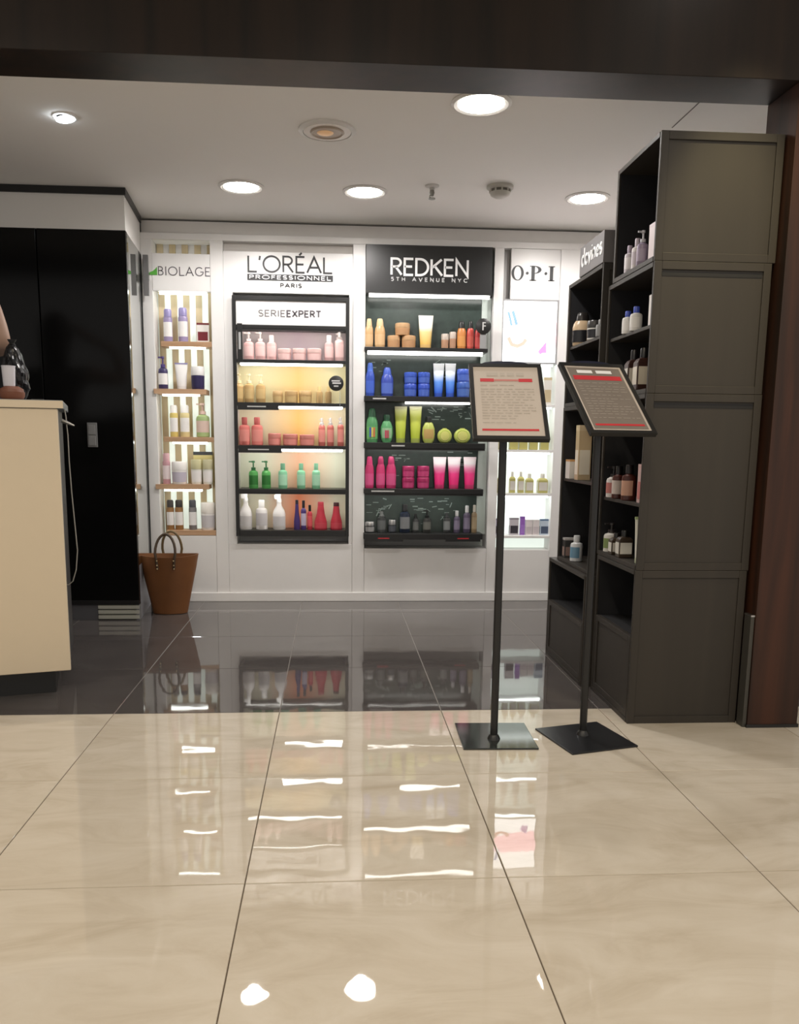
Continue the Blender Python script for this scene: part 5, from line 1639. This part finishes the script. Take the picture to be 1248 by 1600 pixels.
downlight('large lit downlight beside the dark beam, nearest to the concourse', 0.554, 3.325, 0.098)
downlight('lit downlight above the framed shelf unit', -0.467, 4.461, 0.098)
downlight('lit downlight between the framed and the black-backed units', 0.158, 4.484, 0.098)
downlight('lit downlight near the black crate stacks', 1.319, 4.479, 0.098)

# small tilted spot on the left
t = thing('ceiling_spotlight', 'small cool white tilted spotlight near the black cornice', 'light', (-1.068, 3.61, ZC))
obj('trim_ring', lathe(B(), [(0.036, 0.0), (0.050, 0.0), (0.049, -0.004), (0.038, -0.006), (0.036, 0.0)], 28, c=(-1.068, 3.61, ZC)), mat('ring_white'), t, smooth=True)
bm = lathe(B(), [(0.036, 0.0), (0.037, -0.003), (0.030, -0.006), (0.0, -0.007)], 24)
bmesh.ops.rotate(bm, verts=bm.verts, cent=(0, 0, 0), matrix=Matrix.Rotation(math.radians(-9), 3, 'Y'))
bmesh.ops.translate(bm, verts=bm.verts, vec=(-1.068, 3.61, ZC - 0.009))
obj('lens', bm, LAMPCOOL, t, smooth=True)
add_light(t, 'SPOT', (-1.068, 3.61, ZC - 0.04), P_SPOT, C_COOL, 0.03, 100, 0.6, (0, math.radians(20), 0))

# unlit deep downlight with an amber bulb
t = thing('ceiling_downlight', 'unlit recessed downlight with an amber bulb inside', 'light', (-0.028, 3.656, ZC))
c = (-0.028, 3.656, ZC)
obj('trim_ring', lathe(B(), [(0.098, 0.0), (0.120, 0.0), (0.119, -0.006), (0.100, -0.012), (0.098, 0.0)], 36, c=c), mat('ring_white'), t, smooth=True)
obj('reflector', lathe(B(), [(0.098, -0.010), (0.085, -0.004), (0.060, -0.0015), (0.0, -0.001)], 32, c=c), mat('reflector_cream', (0.60, 0.54, 0.47), 0.25), t, smooth=True)
obj('inner_ring', lathe(B(), [(0.070, -0.012), (0.064, -0.016), (0.058, -0.012), (0.058, -0.004), (0.070, -0.004), (0.070, -0.012)], 28, c=c), mat('inner_ring_tan', (0.42, 0.34, 0.27), 0.4), t, smooth=True)
bm = B()
bmesh.ops.create_uvsphere(bm, u_segments=16, v_segments=8, radius=0.030, matrix=Matrix.Translation((-0.036, 3.656, ZC - 0.010)) @ Matrix.Diagonal((1.2, 1, 0.4, 1)))
obj('bulb', bm, mat('amber_bulb_glow', (0.82, 0.56, 0.34), 0.2, emit=0.12, ecol=(1.0, 0.55, 0.25)), t, smooth=True)  # faint amber glow put into the unlit bulb

# sprinkler and smoke detector
c = (0.489, 4.355, ZC)
t = thing('fire_sprinkler', 'small metal fire sprinkler head on the ceiling', 'sprinkler', c)
obj('rosette', lathe(B(), [(0.036, 0), (0.034, -0.005), (0.014, -0.010), (0.012, -0.022), (0.0, -0.022)], 24, c=c), mat('rosette', (0.55, 0.53, 0.50), 0.4), t, smooth=True)
obj('body', lathe(B(), [(0.010, -0.022), (0.013, -0.034), (0.008, -0.050), (0.0, -0.050)], 16, c=c), mat('sprinkler_metal', (0.25, 0.24, 0.22), 0.35, metal=0.7), t, smooth=True)
obj('deflector', lathe(B(), [(0.0, -0.058), (0.017, -0.060), (0.017, -0.064), (0.0, -0.064)], 16, c=c), mat('sprinkler_metal'), t, smooth=True)
obj('frame_arm', tube(B(), [(c[0] - 0.010, c[1], c[2] - 0.045), (c[0] - 0.012, c[1], c[2] - 0.055), (c[0], c[1], c[2] - 0.060)], 0.003, 6), mat('sprinkler_metal'), t, smooth=True)
c = (0.828, 4.330, ZC)
t = thing('smoke_detector', 'grey white smoke detector with dark vents on the ceiling', 'detector', c)
obj('base', lathe(B(), [(0.066, 0), (0.066, -0.012), (0.058, -0.018), (0.0, -0.018)], 30, c=c), mat('detector_white', (0.50, 0.48, 0.43), 0.5), t, smooth=True)
obj('vent', lathe(B(), [(0.050, -0.018), (0.050, -0.030), (0.0, -0.030)], 30, c=c), mat('detector_dark', (0.13, 0.12, 0.10), 0.5), t, smooth=True)
for k in range(10):
    a_ = 2 * PI * k / 10
    bm = bx(-0.004, 0.004, 0.046, 0.054, -0.031, -0.017)
    bmesh.ops.rotate(bm, verts=bm.verts, cent=(0, 0, 0), matrix=Matrix.Rotation(a_, 3, 'Z'))
    bmesh.ops.translate(bm, verts=bm.verts, vec=c)
    obj('rib', bm, mat('detector_white'), t)
obj('dome', lathe(B(), [(0.052, -0.031), (0.046, -0.044), (0.028, -0.054), (0.0, -0.056)], 30, c=c), mat('detector_white'), t, smooth=True)

# concourse lamp by the beam, then unseen lamps added for warm fill
downlight('concourse downlight closest to the beam, above the crate end panels', 1.30, 2.20, 0.06, 2.80, 75.0, (1.0, 0.85, 0.48), LAMP, group='concourse downlights', spot=30, tilt=math.radians(26))
for k, (x, y) in enumerate(((-1.5, 0.75), (0.1, 0.75), (1.7, 0.75), (-1.5, -0.5), (0.1, -0.5), (1.7, -0.5))):
    downlight('added unseen concourse fill downlight, %s, %s row' % (('above the counter side', 'in the middle', 'above the column side')[k % 3], ('nearer', 'farther')[k // 3]), x, y, 0.085, 2.80, P_MALL, C_MALL, LAMP, group='concourse downlights', spot=150)
